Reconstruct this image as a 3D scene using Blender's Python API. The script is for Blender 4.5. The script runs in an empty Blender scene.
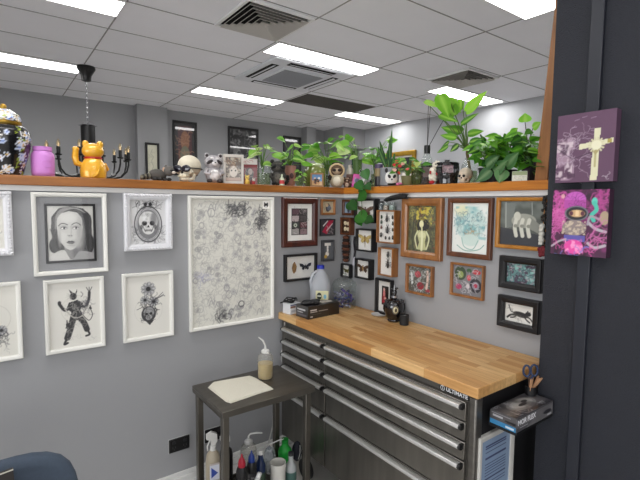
import bpy, bmesh, math, random
import numpy as np
from mathutils import Vector, Matrix
PI = math.pi
scn = bpy.context.scene
col = scn.collection

# ------------------------------------------------------------ camera
CY, CP, CR, CF = 0.63732987, 0.07921220, 0.00948693, 443.6484789
EYE = Vector((-1.87, -2.265, 1.62))
fw = Vector((math.sin(CY)*math.cos(CP), math.cos(CY)*math.cos(CP), -math.sin(CP)))
rt0 = Vector((math.cos(CY), -math.sin(CY), 0)); up0 = rt0.cross(fw)
rt = math.cos(CR)*rt0 + math.sin(CR)*up0
up = -math.sin(CR)*rt0 + math.cos(CR)*up0
cd = bpy.data.cameras.new('camera'); cd.sensor_width = 36; cd.lens = CF/640*36; cd.clip_start = .05
co = bpy.data.objects.new('camera', cd); col.objects.link(co)
m3 = Matrix((rt, up, -fw)).transposed().to_4x4(); m3.translation = EYE
co.matrix_world = m3
scn.camera = co

def at(u, v, ax, val):
    """real point of the room on the plane axis=val, surveyed from the photograph"""
    d = fw + rt*((u-320)/CF) + up*((240-v)/CF)
    return EYE + d*((val-EYE[ax])/d[ax])
def width(px, p):
    return px*((Vector(p)-EYE).dot(fw))/CF
def facing(p):
    """z rotation that turns a thing's front (local -Y) to where the photographer stood"""
    d = EYE - Vector(p)
    return math.atan2(d.y, d.x) + PI/2

# ------------------------------------------------------------ materials
def lin(c):
    if isinstance(c, str):
        c = [int(c[i:i+2], 16)/255 for i in (0, 2, 4)]
    return tuple(x/12.92 if x <= .04045 else ((x+.055)/1.055)**2.4 for x in c)
MATS = {}
def mat(name, c='808080', rough=.5, metal=0, bump=0, bscale=60, vary=0, vscale=4, coat=0, stretch=None, spec=.5, emit=None, trans=0, sheen=0):
    if name in MATS: return MATS[name]
    m = bpy.data.materials.new(name); m.use_nodes = True; MATS[name] = m
    nt = m.node_tree; b = nt.nodes['Principled BSDF']; L = nt.links
    rgb = lin(c)
    b.inputs['Base Color'].default_value = (*rgb, 1); b.inputs['Roughness'].default_value = rough
    b.inputs['Metallic'].default_value = metal; b.inputs['Coat Weight'].default_value = coat
    b.inputs['Coat Roughness'].default_value = .05; b.inputs['Specular IOR Level'].default_value = spec
    b.inputs['Transmission Weight'].default_value = trans; b.inputs['Sheen Weight'].default_value = sheen
    if emit:
        b.inputs['Emission Color'].default_value = (*lin(emit[0]), 1); b.inputs['Emission Strength'].default_value = emit[1]
    if bump or vary:
        tc = nt.nodes.new('ShaderNodeTexCoord'); mp = nt.nodes.new('ShaderNodeMapping')
        L.new(tc.outputs['Object'], mp.inputs['Vector'])
        if stretch: mp.inputs['Scale'].default_value = stretch
    if vary:
        n = nt.nodes.new('ShaderNodeTexNoise'); n.inputs['Scale'].default_value = vscale; n.inputs['Detail'].default_value = 5
        L.new(mp.outputs[0], n.inputs['Vector'])
        r = nt.nodes.new('ShaderNodeValToRGB'); e = r.color_ramp.elements
        e[0].position = .3; e[1].position = .7
        e[0].color = (*[x*(1-vary) for x in rgb], 1); e[1].color = (*[min(1, x*(1+vary)) for x in rgb], 1)
        L.new(n.outputs['Fac'], r.inputs['Fac']); L.new(r.outputs['Color'], b.inputs['Base Color'])
    if bump:
        n = nt.nodes.new('ShaderNodeTexNoise'); n.inputs['Scale'].default_value = bscale; n.inputs['Detail'].default_value = 3
        L.new(mp.outputs[0], n.inputs['Vector'])
        bp = nt.nodes.new('ShaderNodeBump'); bp.inputs['Strength'].default_value = bump; bp.inputs['Distance'].default_value = .01
        L.new(n.outputs['Fac'], bp.inputs['Height']); L.new(bp.outputs['Normal'], b.inputs['Normal'])
    return m
def colmat(name, rough=.5, coat=0, leaf=False):
    """surface whose printed or grown colours are stored on the mesh"""
    if name in MATS: return MATS[name]
    m = bpy.data.materials.new(name); m.use_nodes = True; MATS[name] = m
    nt = m.node_tree; b = nt.nodes['Principled BSDF']; L = nt.links
    a = nt.nodes.new('ShaderNodeAttribute'); a.attribute_name = 'Col'
    L.new(a.outputs['Color'], b.inputs['Base Color'])
    b.inputs['Roughness'].default_value = rough; b.inputs['Coat Weight'].default_value = coat; b.inputs['Coat Roughness'].default_value = .02
    if leaf:
        t = nt.nodes.new('ShaderNodeBsdfTranslucent'); mx = nt.nodes.new('ShaderNodeMixShader'); mx.inputs[0].default_value = .35
        L.new(a.outputs['Color'], t.inputs['Color']); L.new(b.outputs[0], mx.inputs[1]); L.new(t.outputs[0], mx.inputs[2])
        L.new(mx.outputs[0], nt.nodes['Material Output'].inputs['Surface'])
    return m
def glassmat(name, tint='ffffff', rough=.02, haze=0, hazecol='ffffff', fres=1.45):
    if name in MATS: return MATS[name]
    m = bpy.data.materials.new(name); m.use_nodes = True; MATS[name] = m
    nt = m.node_tree; L = nt.links; nt.nodes.remove(nt.nodes['Principled BSDF'])
    t = nt.nodes.new('ShaderNodeBsdfTransparent'); t.inputs['Color'].default_value = (*lin(tint), 1)
    g = nt.nodes.new('ShaderNodeBsdfGlossy'); g.inputs['Roughness'].default_value = rough
    f = nt.nodes.new('ShaderNodeLayerWeight'); f.inputs['Blend'].default_value = .5
    pw = nt.nodes.new('ShaderNodeMath'); pw.operation = 'POWER'; pw.inputs[1].default_value = 3.5; L.new(f.outputs['Facing'], pw.inputs[0])
    ma = nt.nodes.new('ShaderNodeMath'); ma.operation = 'MULTIPLY_ADD'; ma.inputs[1].default_value = .75; ma.inputs[2].default_value = .035; L.new(pw.outputs[0], ma.inputs[0])
    mx = nt.nodes.new('ShaderNodeMixShader'); L.new(ma.outputs[0], mx.inputs[0]); L.new(t.outputs[0], mx.inputs[1]); L.new(g.outputs[0], mx.inputs[2])
    out = mx
    if haze:
        d = nt.nodes.new('ShaderNodeBsdfDiffuse'); d.inputs['Color'].default_value = (*lin(hazecol), 1)
        m2 = nt.nodes.new('ShaderNodeMixShader'); m2.inputs[0].default_value = haze
        L.new(mx.outputs[0], m2.inputs[1]); L.new(d.outputs[0], m2.inputs[2]); out = m2
    L.new(out.outputs[0], nt.nodes['Material Output'].inputs['Surface'])
    return m
def wood(name, c1, c2, rough=.4, scale=(1, 1, 1), ring=12, coat=0):
    if name in MATS: return MATS[name]
    m = bpy.data.materials.new(name); m.use_nodes = True; MATS[name] = m
    nt = m.node_tree; b = nt.nodes['Principled BSDF']; L = nt.links
    tc = nt.nodes.new('ShaderNodeTexCoord'); mp = nt.nodes.new('ShaderNodeMapping'); mp.inputs['Scale'].default_value = scale
    n = nt.nodes.new('ShaderNodeTexNoise'); n.inputs['Scale'].default_value = ring; n.inputs['Detail'].default_value = 6; n.inputs['Distortion'].default_value = .6
    r = nt.nodes.new('ShaderNodeValToRGB'); e = r.color_ramp.elements
    e[0].position = .3; e[1].position = .7; e[0].color = (*lin(c1), 1); e[1].color = (*lin(c2), 1)
    L.new(tc.outputs['Object'], mp.inputs[0]); L.new(mp.outputs[0], n.inputs['Vector']); L.new(n.outputs['Fac'], r.inputs['Fac']); L.new(r.outputs[0], b.inputs['Base Color'])
    b.inputs['Roughness'].default_value = rough; b.inputs['Coat Weight'].default_value = coat; b.inputs['Coat Roughness'].default_value = .2
    return m

# ------------------------------------------------------------ meshes
class MB:
    def __init__(s): s.V = []; s.F = []; s.C = []
    def add(s, vs, fs, c=None):
        o = len(s.V); s.V += [tuple(v) for v in vs]; s.F += [tuple(i+o for i in f) for f in fs]
        cc = lin(c) if isinstance(c, str) else (c or (1, 1, 1))
        s.C += [cc]*len(vs); return s
    def box(s, x0, x1, y0, y1, z0, z1, c=None, rz=0, piv=None):
        vs = [(x, y, z) for x in (x0, x1) for y in (y0, y1) for z in (z0, z1)]
        if rz:
            px, py = piv or ((x0+x1)/2, (y0+y1)/2); k, q = math.cos(rz), math.sin(rz)
            vs = [(px+(x-px)*k-(y-py)*q, py+(x-px)*q+(y-py)*k, z) for x, y, z in vs]
        return s.add(vs, [(0, 1, 3, 2), (4, 6, 7, 5), (0, 4, 5, 1), (2, 3, 7, 6), (0, 2, 6, 4), (1, 5, 7, 3)], c)
    def lathe(s, prof, n=24, c=None, o=(0, 0, 0), caps=True, sy=1):
        vs = []; fs = []
        for r, z in prof:
            for i in range(n):
                a = 2*PI*i/n; vs.append((o[0]+r*math.cos(a), o[1]+r*math.sin(a)*sy, o[2]+z))
        for j in range(len(prof)-1):
            for i in range(n):
                k = (i+1) % n; fs.append((j*n+i, j*n+k, (j+1)*n+k, (j+1)*n+i))
        if caps:
            if prof[0][0] > 1e-5: fs.append(tuple(range(n-1, -1, -1)))
            if prof[-1][0] > 1e-5: fs.append(tuple((len(prof)-1)*n+i for i in range(n)))
        return s.add(vs, fs, c)
    def tube(s, pts, r, n=8, c=None):
        pts = [Vector(p) for p in pts]; rs = r if isinstance(r, (list, tuple)) else [r]*len(pts)
        vs = []; fs = []; ref = Vector((0, 0, 1))
        for j, p in enumerate(pts):
            t = (pts[min(j+1, len(pts)-1)]-pts[max(j-1, 0)]).normalized()
            if abs(t.dot(ref)) > .95: ref = Vector((1, 0, 0)) if abs(t.x) < .9 else Vector((0, 1, 0))
            a = t.cross(ref).normalized(); b = a.cross(t).normalized(); ref = b
            for i in range(n):
                w = 2*PI*i/n; vs.append(p + (a*math.cos(w)+b*math.sin(w))*rs[j])
        for j in range(len(pts)-1):
            for i in range(n):
                k = (i+1) % n; fs.append((j*n+i, j*n+k, (j+1)*n+k, (j+1)*n+i))
        fs.append(tuple(range(n-1, -1, -1))); fs.append(tuple((len(pts)-1)*n+i for i in range(n)))
        return s.add(vs, fs, c)
    def ell(s, ce, ra, c=None, rot=None, n=14, m=9):
        R = Matrix.Identity(3) if rot is None else rot
        if isinstance(ra, (int, float)): ra = (ra, ra, ra)
        vs = []; fs = []; ce = Vector(ce)
        for j in range(m+1):
            ph = PI*j/m
            for i in range(n):
                a = 2*PI*i/n
                vs.append(ce + R @ Vector((ra[0]*math.sin(ph)*math.cos(a), ra[1]*math.sin(ph)*math.sin(a), ra[2]*math.cos(ph))))
        for j in range(m):
            for i in range(n):
                k = (i+1) % n
                fs.append((j*n+i, (j+1)*n+i, (j+1)*n+k, j*n+k))
        return s.add(vs, fs, c)
    def prism(s, pts, d0, d1, plane='xz', c=None):
        n = len(pts)
        f = {'xz': lambda a, b, d: (a, d, b), 'xy': lambda a, b, d: (a, b, d), 'yz': lambda a, b, d: (d, a, b)}[plane]
        vs = [f(a, b, d0) for a, b in pts] + [f(a, b, d1) for a, b in pts]
        fs = [tuple(range(n)), tuple(range(2*n-1, n-1, -1))] + [(i, (i+1) % n, n+(i+1) % n, n+i) for i in range(n)]
        return s.add(vs, fs, c)
    def leaf(s, base, tip, wid, c, nrm=(0, 0, 1), fold=.25, droop=.15, heart=True, c2=None):
        base = Vector(base); tip = Vector(tip); d = tip-base; L = d.length; t = d.normalized(); N = Vector(nrm)
        sd = t.cross(N)
        if sd.length < .05: sd = t.cross(Vector((1, .3, 0)))
        sd.normalize(); N = sd.cross(t).normalized()
        prof = [(-.06, .0, .30), (.0, 0, .62), (.14, 0, .93), (.32, 0, 1), (.52, 0, .86), (.72, 0, .56), (.88, 0, .24), (1, 0, .02)] if heart else [(0, 0, .12), (.15, 0, .6), (.35, 0, .95), (.55, 0, 1), (.75, 0, .72), (.9, 0, .36), (1, 0, .02)]
        o = len(s.V); cc = Vector(lin(c)) if isinstance(c, str) else Vector(c); ce = Vector(lin(c2)) if c2 else cc*1.25
        for q, _, w in prof:
            m = base + t*(L*q*(1 if q > 0 else 1)) - Vector((0, 0, 1))*droop*L*q*q
            if heart and q < 0: m = base + t*L*.03
            off = t*(L*q) if q < 0 else Vector((0, 0, 0))
            for k in (-1, -.5, 0, .5, 1):
                v = m + sd*(k*w*wid/2) + N*(fold*abs(k)*w*wid/2) + (off if k else off*0)
                s.V.append(tuple(v)); s.C.append(tuple((ce if k == 0 else cc)))
        for j in range(len(prof)-1):
            for k in range(4):
                a = o+j*5+k; s.F.append((a, a+1, a+6, a+5))
    def mottle(s, amt=.35, seed=1, cell=.006):
        rr = random.Random(seed); d = {}; o = []
        for v, c in zip(s.V, s.C):
            k = (round(v[0]/cell), round(v[1]/cell), round(v[2]/cell))
            if k not in d: d[k] = 1+rr.uniform(-amt, amt)
            o.append(tuple(min(1, x*d[k]) for x in c))
        s.C = o; return s
    def build(s, name, m, parent=None, smooth=True, bevel=0, ang=38, loc=None, tag_=None):
        me = bpy.data.meshes.new(name); me.from_pydata(s.V, [], s.F)
        ca = me.color_attributes.new('Col', 'FLOAT_COLOR', 'POINT')
        ca.data.foreach_set('color', np.array([(*c, 1) for c in s.C], dtype=np.float32).ravel())
        bm = bmesh.new(); bm.from_mesh(me)
        bmesh.ops.remove_doubles(bm, verts=bm.verts, dist=1e-6)
        bmesh.ops.recalc_face_normals(bm, faces=bm.faces); bm.to_mesh(me); bm.free()
        if smooth:
            me.polygons.foreach_set('use_smooth', [True]*len(me.polygons)); me.set_sharp_from_angle(angle=math.radians(ang))
        me.materials.append(m)
        o = bpy.data.objects.new(name, me); col.objects.link(o)
        if parent: o.parent = parent
        if loc: o.location = loc
        if bevel:
            b = o.modifiers.new('bevel', 'BEVEL'); b.width = bevel; b.segments = 2; b.limit_method = 'ANGLE'; b.angle_limit = .6
        return o
def tag(o, label, cat, group=None):
    o['label'] = label; o['category'] = cat
    if group: o['group'] = group
    return o
def thing(name, label, cat, loc=(0, 0, 0), rz=0, group=None):
    o = bpy.data.objects.new(name, None); col.objects.link(o); o.empty_display_size = .05
    o.location = loc; o.rotation_euler = (0, 0, rz); return tag(o, label, cat, group)
def struct(name, mb, m, **k):
    o = mb.build(name, m, **k); o['kind'] = 'structure'; return o
def lettering(s, size, m, parent, loc, rot=(PI/2, 0, 0), ext=.0004, shear=0, bold=0):
    cu = bpy.data.curves.new('lettering', 'FONT'); cu.body = s; cu.size = size; cu.extrude = ext; cu.align_x = 'CENTER'; cu.align_y = 'CENTER'; cu.shear = shear; cu.offset = bold; cu.resolution_u = 3
    t = bpy.data.objects.new('lettering_source', cu); me = bpy.data.meshes.new_from_object(t)
    bpy.data.objects.remove(t); me.materials.clear(); me.materials.append(m); me.name = 'lettering'
    o = bpy.data.objects.new('lettering', me); col.objects.link(o); o.parent = parent; o.location = loc; o.rotation_euler = rot
    return o

# ------------------------------------------------------------ printed pictures
class Art:
    """a printed surface w x h metres; x in 0..1, y in 0..h/w"""
    def __init__(s, w, h, bg, cell=.003, seed=1):
        s.w, s.h = w, h; s.nx = max(8, int(w/cell)); s.ny = max(8, int(h/cell)); s.a = h/w
        s.X, s.Y = np.meshgrid(np.linspace(0, 1, s.nx), np.linspace(0, s.a, s.ny))
        s.c = np.zeros((s.ny, s.nx, 3)); s.c[:] = lin(bg); s.r = np.random.RandomState(seed); s.e = 1.0/s.nx
    def _b(s, m, c, al=1):
        m = np.clip(m, 0, 1)[..., None]*al; s.c = s.c*(1-m)+np.array(lin(c))*m; return s
    def ell(s, cx, cy, rx, ry, c, ang=0, al=1, soft=0):
        k, q = math.cos(ang), math.sin(ang); dx = s.X-cx; dy = s.Y-cy
        d = np.sqrt(((dx*k+dy*q)/rx)**2+((-dx*q+dy*k)/ry)**2)
        return s._b((1-d)*min(rx, ry)/(s.e+soft)+.5, c, al)
    def ring(s, cx, cy, rx, ry, w, c, al=1):
        d = np.sqrt(((s.X-cx)/rx)**2+((s.Y-cy)/ry)**2)
        return s._b((w/2-abs(d-1)*min(rx, ry))/s.e+.5, c, al)
    def poly(s, pts, c, al=1):
        ins = np.zeros(s.X.shape, bool); n = len(pts)
        for i in range(n):
            x1, y1 = pts[i]; x2, y2 = pts[(i+1) % n]
            if y1 == y2: continue
            t = ((y1 > s.Y) != (y2 > s.Y)) & (s.X < (x2-x1)*(s.Y-y1)/(y2-y1)+x1); ins ^= t
        return s._b(ins.astype(float), c, al)
    def rect(s, x0, y0, x1, y1, c, al=1): return s.poly([(x0, y0), (x1, y0), (x1, y1), (x0, y1)], c, al)
    def line(s, pts, w, c, al=1):
        xs = [p[0] for p in pts]; ys = [p[1] for p in pts]; pad = w+2*s.e; sy = (s.ny-1)/s.a
        i0 = max(0, int((min(xs)-pad)*(s.nx-1))); i1 = min(s.nx, int((max(xs)+pad)*(s.nx-1))+2)
        j0 = max(0, int((min(ys)-pad)*sy)); j1 = min(s.ny, int((max(ys)+pad)*sy)+2)
        if i1 <= i0 or j1 <= j0: return s
        X = s.X[j0:j1, i0:i1]; Y = s.Y[j0:j1, i0:i1]; d = np.full(X.shape, 9.)
        for (x1, y1), (x2, y2) in zip(pts, pts[1:]):
            vx, vy = x2-x1, y2-y1; L = vx*vx+vy*vy+1e-9
            t = np.clip(((X-x1)*vx+(Y-y1)*vy)/L, 0, 1)
            d = np.minimum(d, np.hypot(X-x1-t*vx, Y-y1-t*vy))
        m = np.clip((w/2-d)/s.e+.5, 0, 1)[..., None]*al
        s.c[j0:j1, i0:i1] = s.c[j0:j1, i0:i1]*(1-m)+np.array(lin(c))*m; return s
    def curve(s, pts, w, c, al=1):
        P = [np.array(p, float) for p in pts]; P = [P[0]]+P+[P[-1]]; o = []
        for i in range(1, len(P)-2):
            for t in np.linspace(0, 1, 6, endpoint=False):
                o.append(.5*((2*P[i])+(-P[i-1]+P[i+1])*t+(2*P[i-1]-5*P[i]+4*P[i+1]-P[i+2])*t*t+(-P[i-1]+3*P[i]-3*P[i+1]+P[i+2])*t**3))
        o.append(P[-1]); return s.line(o, w, c, al)
    def noise(s, sc, seed=0):
        r = np.random.RandomState(seed); g = r.rand(int(sc*s.a)+3, int(sc)+3)
        x = s.X*sc; y = s.Y*sc; i = x.astype(int); j = y.astype(int); fx = x-i; fy = y-j; fx = fx*fx*(3-2*fx); fy = fy*fy*(3-2*fy)
        return (g[j, i]*(1-fx)+g[j, i+1]*fx)*(1-fy)+(g[j+1, i]*(1-fx)+g[j+1, i+1]*fx)*fy
    def blot(s, sc, c, th=.5, sharp=5, al=1, seed=0, box=None):
        m = (s.noise(sc, seed)*.65+s.noise(sc*2.3, seed+5)*.35-th)*sharp
        if box: m = m*((s.X > box[0])&(s.Y > box[1])&(s.X < box[2])&(s.Y < box[3]))
        return s._b(m, c, al)
    def scrib(s, n, box, size, w, c, al=.7):
        r = s.r
        for _ in range(n):
            x = r.uniform(box[0], box[2]); y = r.uniform(box[1], box[3]); pts = [(x, y)]; a = r.uniform(0, 6.3)
            for k in range(5):
                a += r.uniform(-1.3, 1.3); x += math.cos(a)*size; y += math.sin(a)*size; pts.append((x, y))
            s.curve(pts, w, c, al*r.uniform(.5, 1))
        return s
    def build(s, parent, loc, name='artwork', m=None, flat=False, rot=None):
        """loc = centre of the bottom edge; faces local -Y (or +Z when flat)"""
        x = (s.X-.5)*s.w; z = s.Y/s.a*s.h; z0 = np.zeros_like(x)
        V = np.stack([x, z, z0] if flat else [x, z0, z], -1).reshape(-1, 3)
        i = np.arange(s.ny*s.nx).reshape(s.ny, s.nx)
        F = np.stack([i[:-1, :-1], i[:-1, 1:], i[1:, 1:], i[1:, :-1]], -1).reshape(-1, 4)
        me = bpy.data.meshes.new(name); me.from_pydata(V.tolist(), [], F.tolist())
        ca = me.color_attributes.new('Col', 'FLOAT_COLOR', 'POINT')
        ca.data.foreach_set('color', np.concatenate([s.c.reshape(-1, 3), np.ones((s.ny*s.nx, 1))], 1).astype(np.float32).ravel())
        me.materials.append(m or colmat('printed_paper', .55)); o = bpy.data.objects.new(name, me); col.objects.link(o)
        o.parent = parent; o.location = loc
        if rot: o.rotation_euler = rot
        return o
# ============================================================ THE ROOM
H = 3.01
YD = -1.405          # where the low wall meets the dark wall
X0, X1, Y0, Y1 = -5.6, 3.75, -5.6, 4.52
paint = mat('grey_wall_paint', '999a9c', .8, vary=.03, vscale=1.5, bump=.05, bscale=220)
white_trim = mat('white_gloss_trim', 'dcdcda', .35)
ceil_m = mat('ceiling_tile', 'eeeef4', .8, vary=.015, vscale=3)
grid_m = mat('ceiling_grid', '8e8d8d', .6)
floor_m = mat('pale_bounce_floor', 'cfcbc4', .5, vary=.05, vscale=6)  # floor colour set pale so it bounces lamp light up to the ceiling
dark_m = mat('dark_textured_paint', '1b1e27', .6, bump=.5, bscale=260, vary=.06, vscale=30)
struct('floor', MB().box(X0, X1, Y0, Y1, -.05, 0), floor_m)
struct('ceiling', MB().box(X0, X1, Y0, Y1, H, H+.05), ceil_m)
struct('wall_far', MB().box(X0, X1, Y1, Y1+.1, 0, H), paint)
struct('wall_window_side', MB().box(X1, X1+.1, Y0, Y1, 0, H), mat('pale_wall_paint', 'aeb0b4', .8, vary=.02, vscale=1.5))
struct('wall_back', MB().box(X0, -5, Y0-.1, Y0, 0, H).box(-.6, X1, Y0-.1, Y0, 0, H).box(-5, -.6, Y0-.1, Y0, 0, .3).box(-5, -.6, Y0-.1, Y0, 2.75, H), paint)
struct('wall_side', MB().box(X0-.1, X0, Y0, -4.8, 0, H).box(X0-.1, X0, -.8, Y1, 0, H).box(X0-.1, X0, -4.8, -.8, 0, .5).box(X0-.1, X0, -4.8, -.8, 2.75, H), paint)
for nm, en, sx, sy, lx, ly, rot, win in (('unseen_window_1', 60, 4.4, 2.3, -2.8, Y0-.7, (PI/2, 0, 0), (-5, -.6, .3)), ('unseen_window_2', 150, 4, 2.2, X0-.7, -2.8, (PI/2, 0, -PI/2), (-4.8, -.8, .5))):  # unseen windows, added to bring more light into the room
    ld = bpy.data.lights.new('fill_lamp', 'AREA'); ld.shape = 'RECTANGLE'; ld.size = sx; ld.size_y = sy; ld.energy = en; ld.color = (.97, .98, 1)
    lo = bpy.data.objects.new('fill_lamp_'+nm, ld); col.objects.link(lo); lo.location = (lx, ly, (win[2]+2.75)/2-.15); lo.rotation_euler = (rot[0]+.45, rot[1], rot[2])  # added fill lamp, tilted upward to brighten the ceiling
    f = MB(); n = 4
    for i in range(n+1):
        a = win[0]+(win[1]-win[0])*i/n
        if nm == 'unseen_window_1': f.box(a-.03, a+.03, Y0-.05, Y0, win[2], 2.75)
        else: f.box(X0-.05, X0, a-.03, a+.03, win[2], 2.75)
    struct(nm, f, white_trim)
struct('trim_1', MB().box(-.17, .25, 4.38, Y1, 0, H), paint)                 # pillar on the far wall
struct('trim_2', MB().box(2.72, 2.92, 4.36, Y1, 0, H), paint)
struct('trim_3', MB().box(3.22, X1, 3.95, Y1, 2.66, H), paint)               # bulkhead
struct('wall_left', MB().box(X0, .14, 0, .14, 0, 1.69), paint)
struct('wall_right', MB().box(0, .14, YD, 0, 0, 1.69), paint)
struct('wall_dark', MB().box(-.145, .14, Y0, YD, 0, H), dark_m)
struct('trim_4', MB().box(X0, -.0, -.012, 0, 1.668, 1.69).box(-.012, 0, YD, -.012, 1.668, 1.69), white_trim)
yb = at(597, 60, 0, -.145).y
struct('trim_5', MB().box(-.163, -.145, yb-.022, yb+.022, 0, H), mat('dark_batten', '1e212a', .45), bevel=.003)
struct('baseboard_left', MB().box(X0, 0, -.022, 0, 0, .13).box(X0, 0, -.016, 0, .13, .165).box(X0, 0, -.009, 0, .165, .19), white_trim, bevel=.003)
struct('baseboard_right', MB().box(-.018, 0, YD, -.022, 0, .16), white_trim, bevel=.003)
g = MB()
for k in range(-8, 9):
    y = -.10+.6*k
    if Y0 < y < Y1: g.box(X0, X1, y-.0045, y+.0045, H-.003, H)
for k in range(-4, 4):
    x = -1.06+1.208*k
    if X0 < x < X1: g.box(x-.0045, x+.0045, Y0, Y1, H-.004, H)
struct('trim_6', g, grid_m)
struct('trim_7', MB().box(1.385, 2.56, 2.42, 2.93, H-.004, H), mat('bare_dark_tile', '4d4844', .8, vary=.05))

ledge_wood = wood('ledge_timber', '85501f', 'a5682b', .35, (.6, 9, 9), 7, .15)
o = MB().box(X0, .17, -.03, .17, 0, .041).build('timber_ledge', ledge_wood, bevel=.003, loc=(0, 0, 1.6905))
tag(o, 'long orange-brown timber ledge capping the low wall with the big white pictures', 'ledge')
o = MB().box(-.03, .17, YD, -.0305, 0, .041).build('timber_ledge', wood('ledge_timber_b', 'a8641f', 'c67f2e', .35, (9, .6, 9), 7, .15), bevel=.003, loc=(0, 0, 1.6905))
tag(o, 'short orange-brown timber ledge under the leafy plants, above the wooden picture frames', 'ledge')

# ------------------------------------------------------------ ceiling lights, vents, air conditioner
led = bpy.data.materials.new('led_diffuser'); led.use_nodes = True
nt = led.node_tree; nt.nodes.remove(nt.nodes['Principled BSDF']); em = nt.nodes.new('ShaderNodeEmission')
em.inputs['Color'].default_value = (1, .985, .965, 1); em.inputs['Strength'].default_value = 13
nt.links.new(em.outputs[0], nt.nodes['Material Output'].inputs['Surface'])
lightf = mat('light_frame_white', 'e8e8e8', .4)
LL = {(0, 1): 'long bright ceiling light touching the square white air conditioner', (-1, 2): 'long bright ceiling light beside the black ceiling rose of the chandelier',
      (0, 2): 'long bright ceiling light beyond the air conditioner, above the far wall', (1, 2): 'long bright ceiling light in the far corner next to the dark bare ceiling tile',
      (-1, 1): 'bright ceiling light cut by the top left edge of the photo', (0, 0): 'bright ceiling light at the top edge beside the leaning timber board',
      (1, 1): 'bright ceiling light behind the tall green leaves, touching the pale far wall'}
for i in (-1, 0, 1):
    for j in (-2, -1, 0, 1, 2):
        x = -1.66+2.43*i+.0; x = {-1: -1.66, 0: .765, 1: 3.03}[i]; y = 1.25+1.82*(j-1)
        if j <= 0 and i == 1: continue
        lab = LL.get((i, j), 'bright ceiling light behind the photographer')
        t = thing('ceiling_light', lab, 'ceiling light', (x, y, H-.012), 0, 'recessed ceiling lights')
        MB().box(-.6, .6, -.15, -.14, 0, .012).box(-.6, .6, .14, .15, 0, .012).box(-.6, -.59, -.14, .14, 0, .012).box(.59, .6, -.14, .14, 0, .012).build('frame', lightf, t)
        MB().box(-.59, .59, -.14, .14, .004, .010).build('diffuser', led, t, smooth=False)
vent_w = mat('vent_metal', 'b9b5b0', .45); vent_d = mat('vent_shadow', '141312', .9)
def vent(cx, cy, s, label):
    t = thing('ceiling_vent', label, 'vent', (cx, cy, H-.02), 0, 'square louvred ceiling vents')
    h = s/2; f = MB()
    for a in ((-h, h, -h, -h+.025), (-h, h, h-.025, h), (-h, -h+.025, -h+.025, h-.025), (h-.025, h, -h+.025, h-.025)): f.box(*a, 0, .02)
    f.build('frame', lightf, t, bevel=.003)
    MB().box(-h+.02, h-.02, -h+.02, h-.02, .017, .0195).build('backing', vent_d, t, smooth=False)
    q = h-.035
    while q > .03:
        L = MB(); qi = q-.026
        def ringv(q, z): return [(-q, -q, z), (q, -q, z), (q, q, z), (-q, q, z)]
        V = ringv(q, -.014)+ringv(qi, .012)+ringv(q+.002, -.012)+ringv(qi+.002, .014)
        F = []
        for k in range(4):
            n = (k+1) % 4; F += [(k, n, 4+n, 4+k), (8+k, 12+k, 12+n, 8+n), (k, 8+k, 8+n, n), (4+k, 4+n, 12+n, 12+k)]
        L.add(V, F); L.build('louvre', vent_w, t, smooth=False); q -= .042
vent(-.15, .80, .56, 'larger-looking louvred ceiling vent at the top edge before the air conditioner')
vent(2.31, .80, .54, 'louvred ceiling vent above the tall green leaves')
t = thing('air_conditioner', 'square white ceiling cassette air conditioner with a central grille', 'air conditioner', (.80, 1.875, H-.035))
acw = mat('ac_white_plastic', 'e0e2e8', .4)
MB().box(-.47, .47, -.46, .46, .012, .035).build('panel', acw, t, bevel=.008)
MB().prism([(-.27, -.27), (.27, -.27), (.27, .27), (-.27, .27)], -.004, .014, 'xy').build('grille_frame', acw, t, bevel=.004)
MB().box(-.235, .235, -.235, .235, -.006, -.0045).build('grille_backing', mat('grille_grey', '5a5c60', .7), t, smooth=False)
gb = MB()
for k in range(20):
    a = -.228+k*.024; gb.box(-.235, .235, a-.004, a+.004, -.012, -.006); gb.box(a-.003, a+.003, -.235, .235, -.010, -.006)
gb.build('grille', mat('grille_bars', 'a6a8ae', .5), t, smooth=False)
for k in range(4):
    a = k*PI/2; s = MB(); s.box(-.28, .28, -.415, -.335, .008, .0115, rz=0)
    o = s.build('air_slot', vent_d, t, smooth=False); o.rotation_euler = (0, 0, a)
    b = MB(); b.prism([(-.39, .002), (-.352, .012), (-.345, .012), (-.383, 0)], -.265, .265, 'yz')
    f = b.build('air_flap', acw, t); f.rotation_euler = (0, 0, a)

# ------------------------------------------------------------ chandelier beyond the low wall
blk = mat('black_satin_metal', '131314', .35); chrome = mat('chrome', 'c8c8cc', .15, 1)
bulb_m = glassmat('clear_bulb_glass', 'f4ead8', .03, .12, 'fff0d0')
t = thing('chandelier', 'black candle chandelier hanging on a chain behind the golden cat', 'chandelier', (-1.03, 2.94, 1.79))
MB().lathe([(.0, 1.23), (.085, 1.23), (.09, 1.20), (.05, 1.13), (.045, 1.08), (.018, 1.07), (0, 1.07)], 24).build('ceiling_rose', blk, t)
ch = MB(); z = .66
while z < 1.075:
    k = int(round(z*1000)) // 24 % 2
    a = [(.009*math.cos(w)*(1 if k else 0)*1.0, .009*math.cos(w)*(0 if k else 1), z+.014+.017*math.sin(w)) for w in np.linspace(0, 2*PI, 9)]
    ch.tube(a, .0028, 5); z += .024
ch.build('chain', chrome, t)
MB().lathe([(0, .66), (.035, .655), (.09, .625), (.08, .62), (0, .62)], 24).build('top_cap', chrome, t)
MB().lathe([(0, .62), (.068, .618), (.068, .14), (.045, .10), (.03, .06), (0, .03)], 28).build('column', blk, t)
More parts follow.
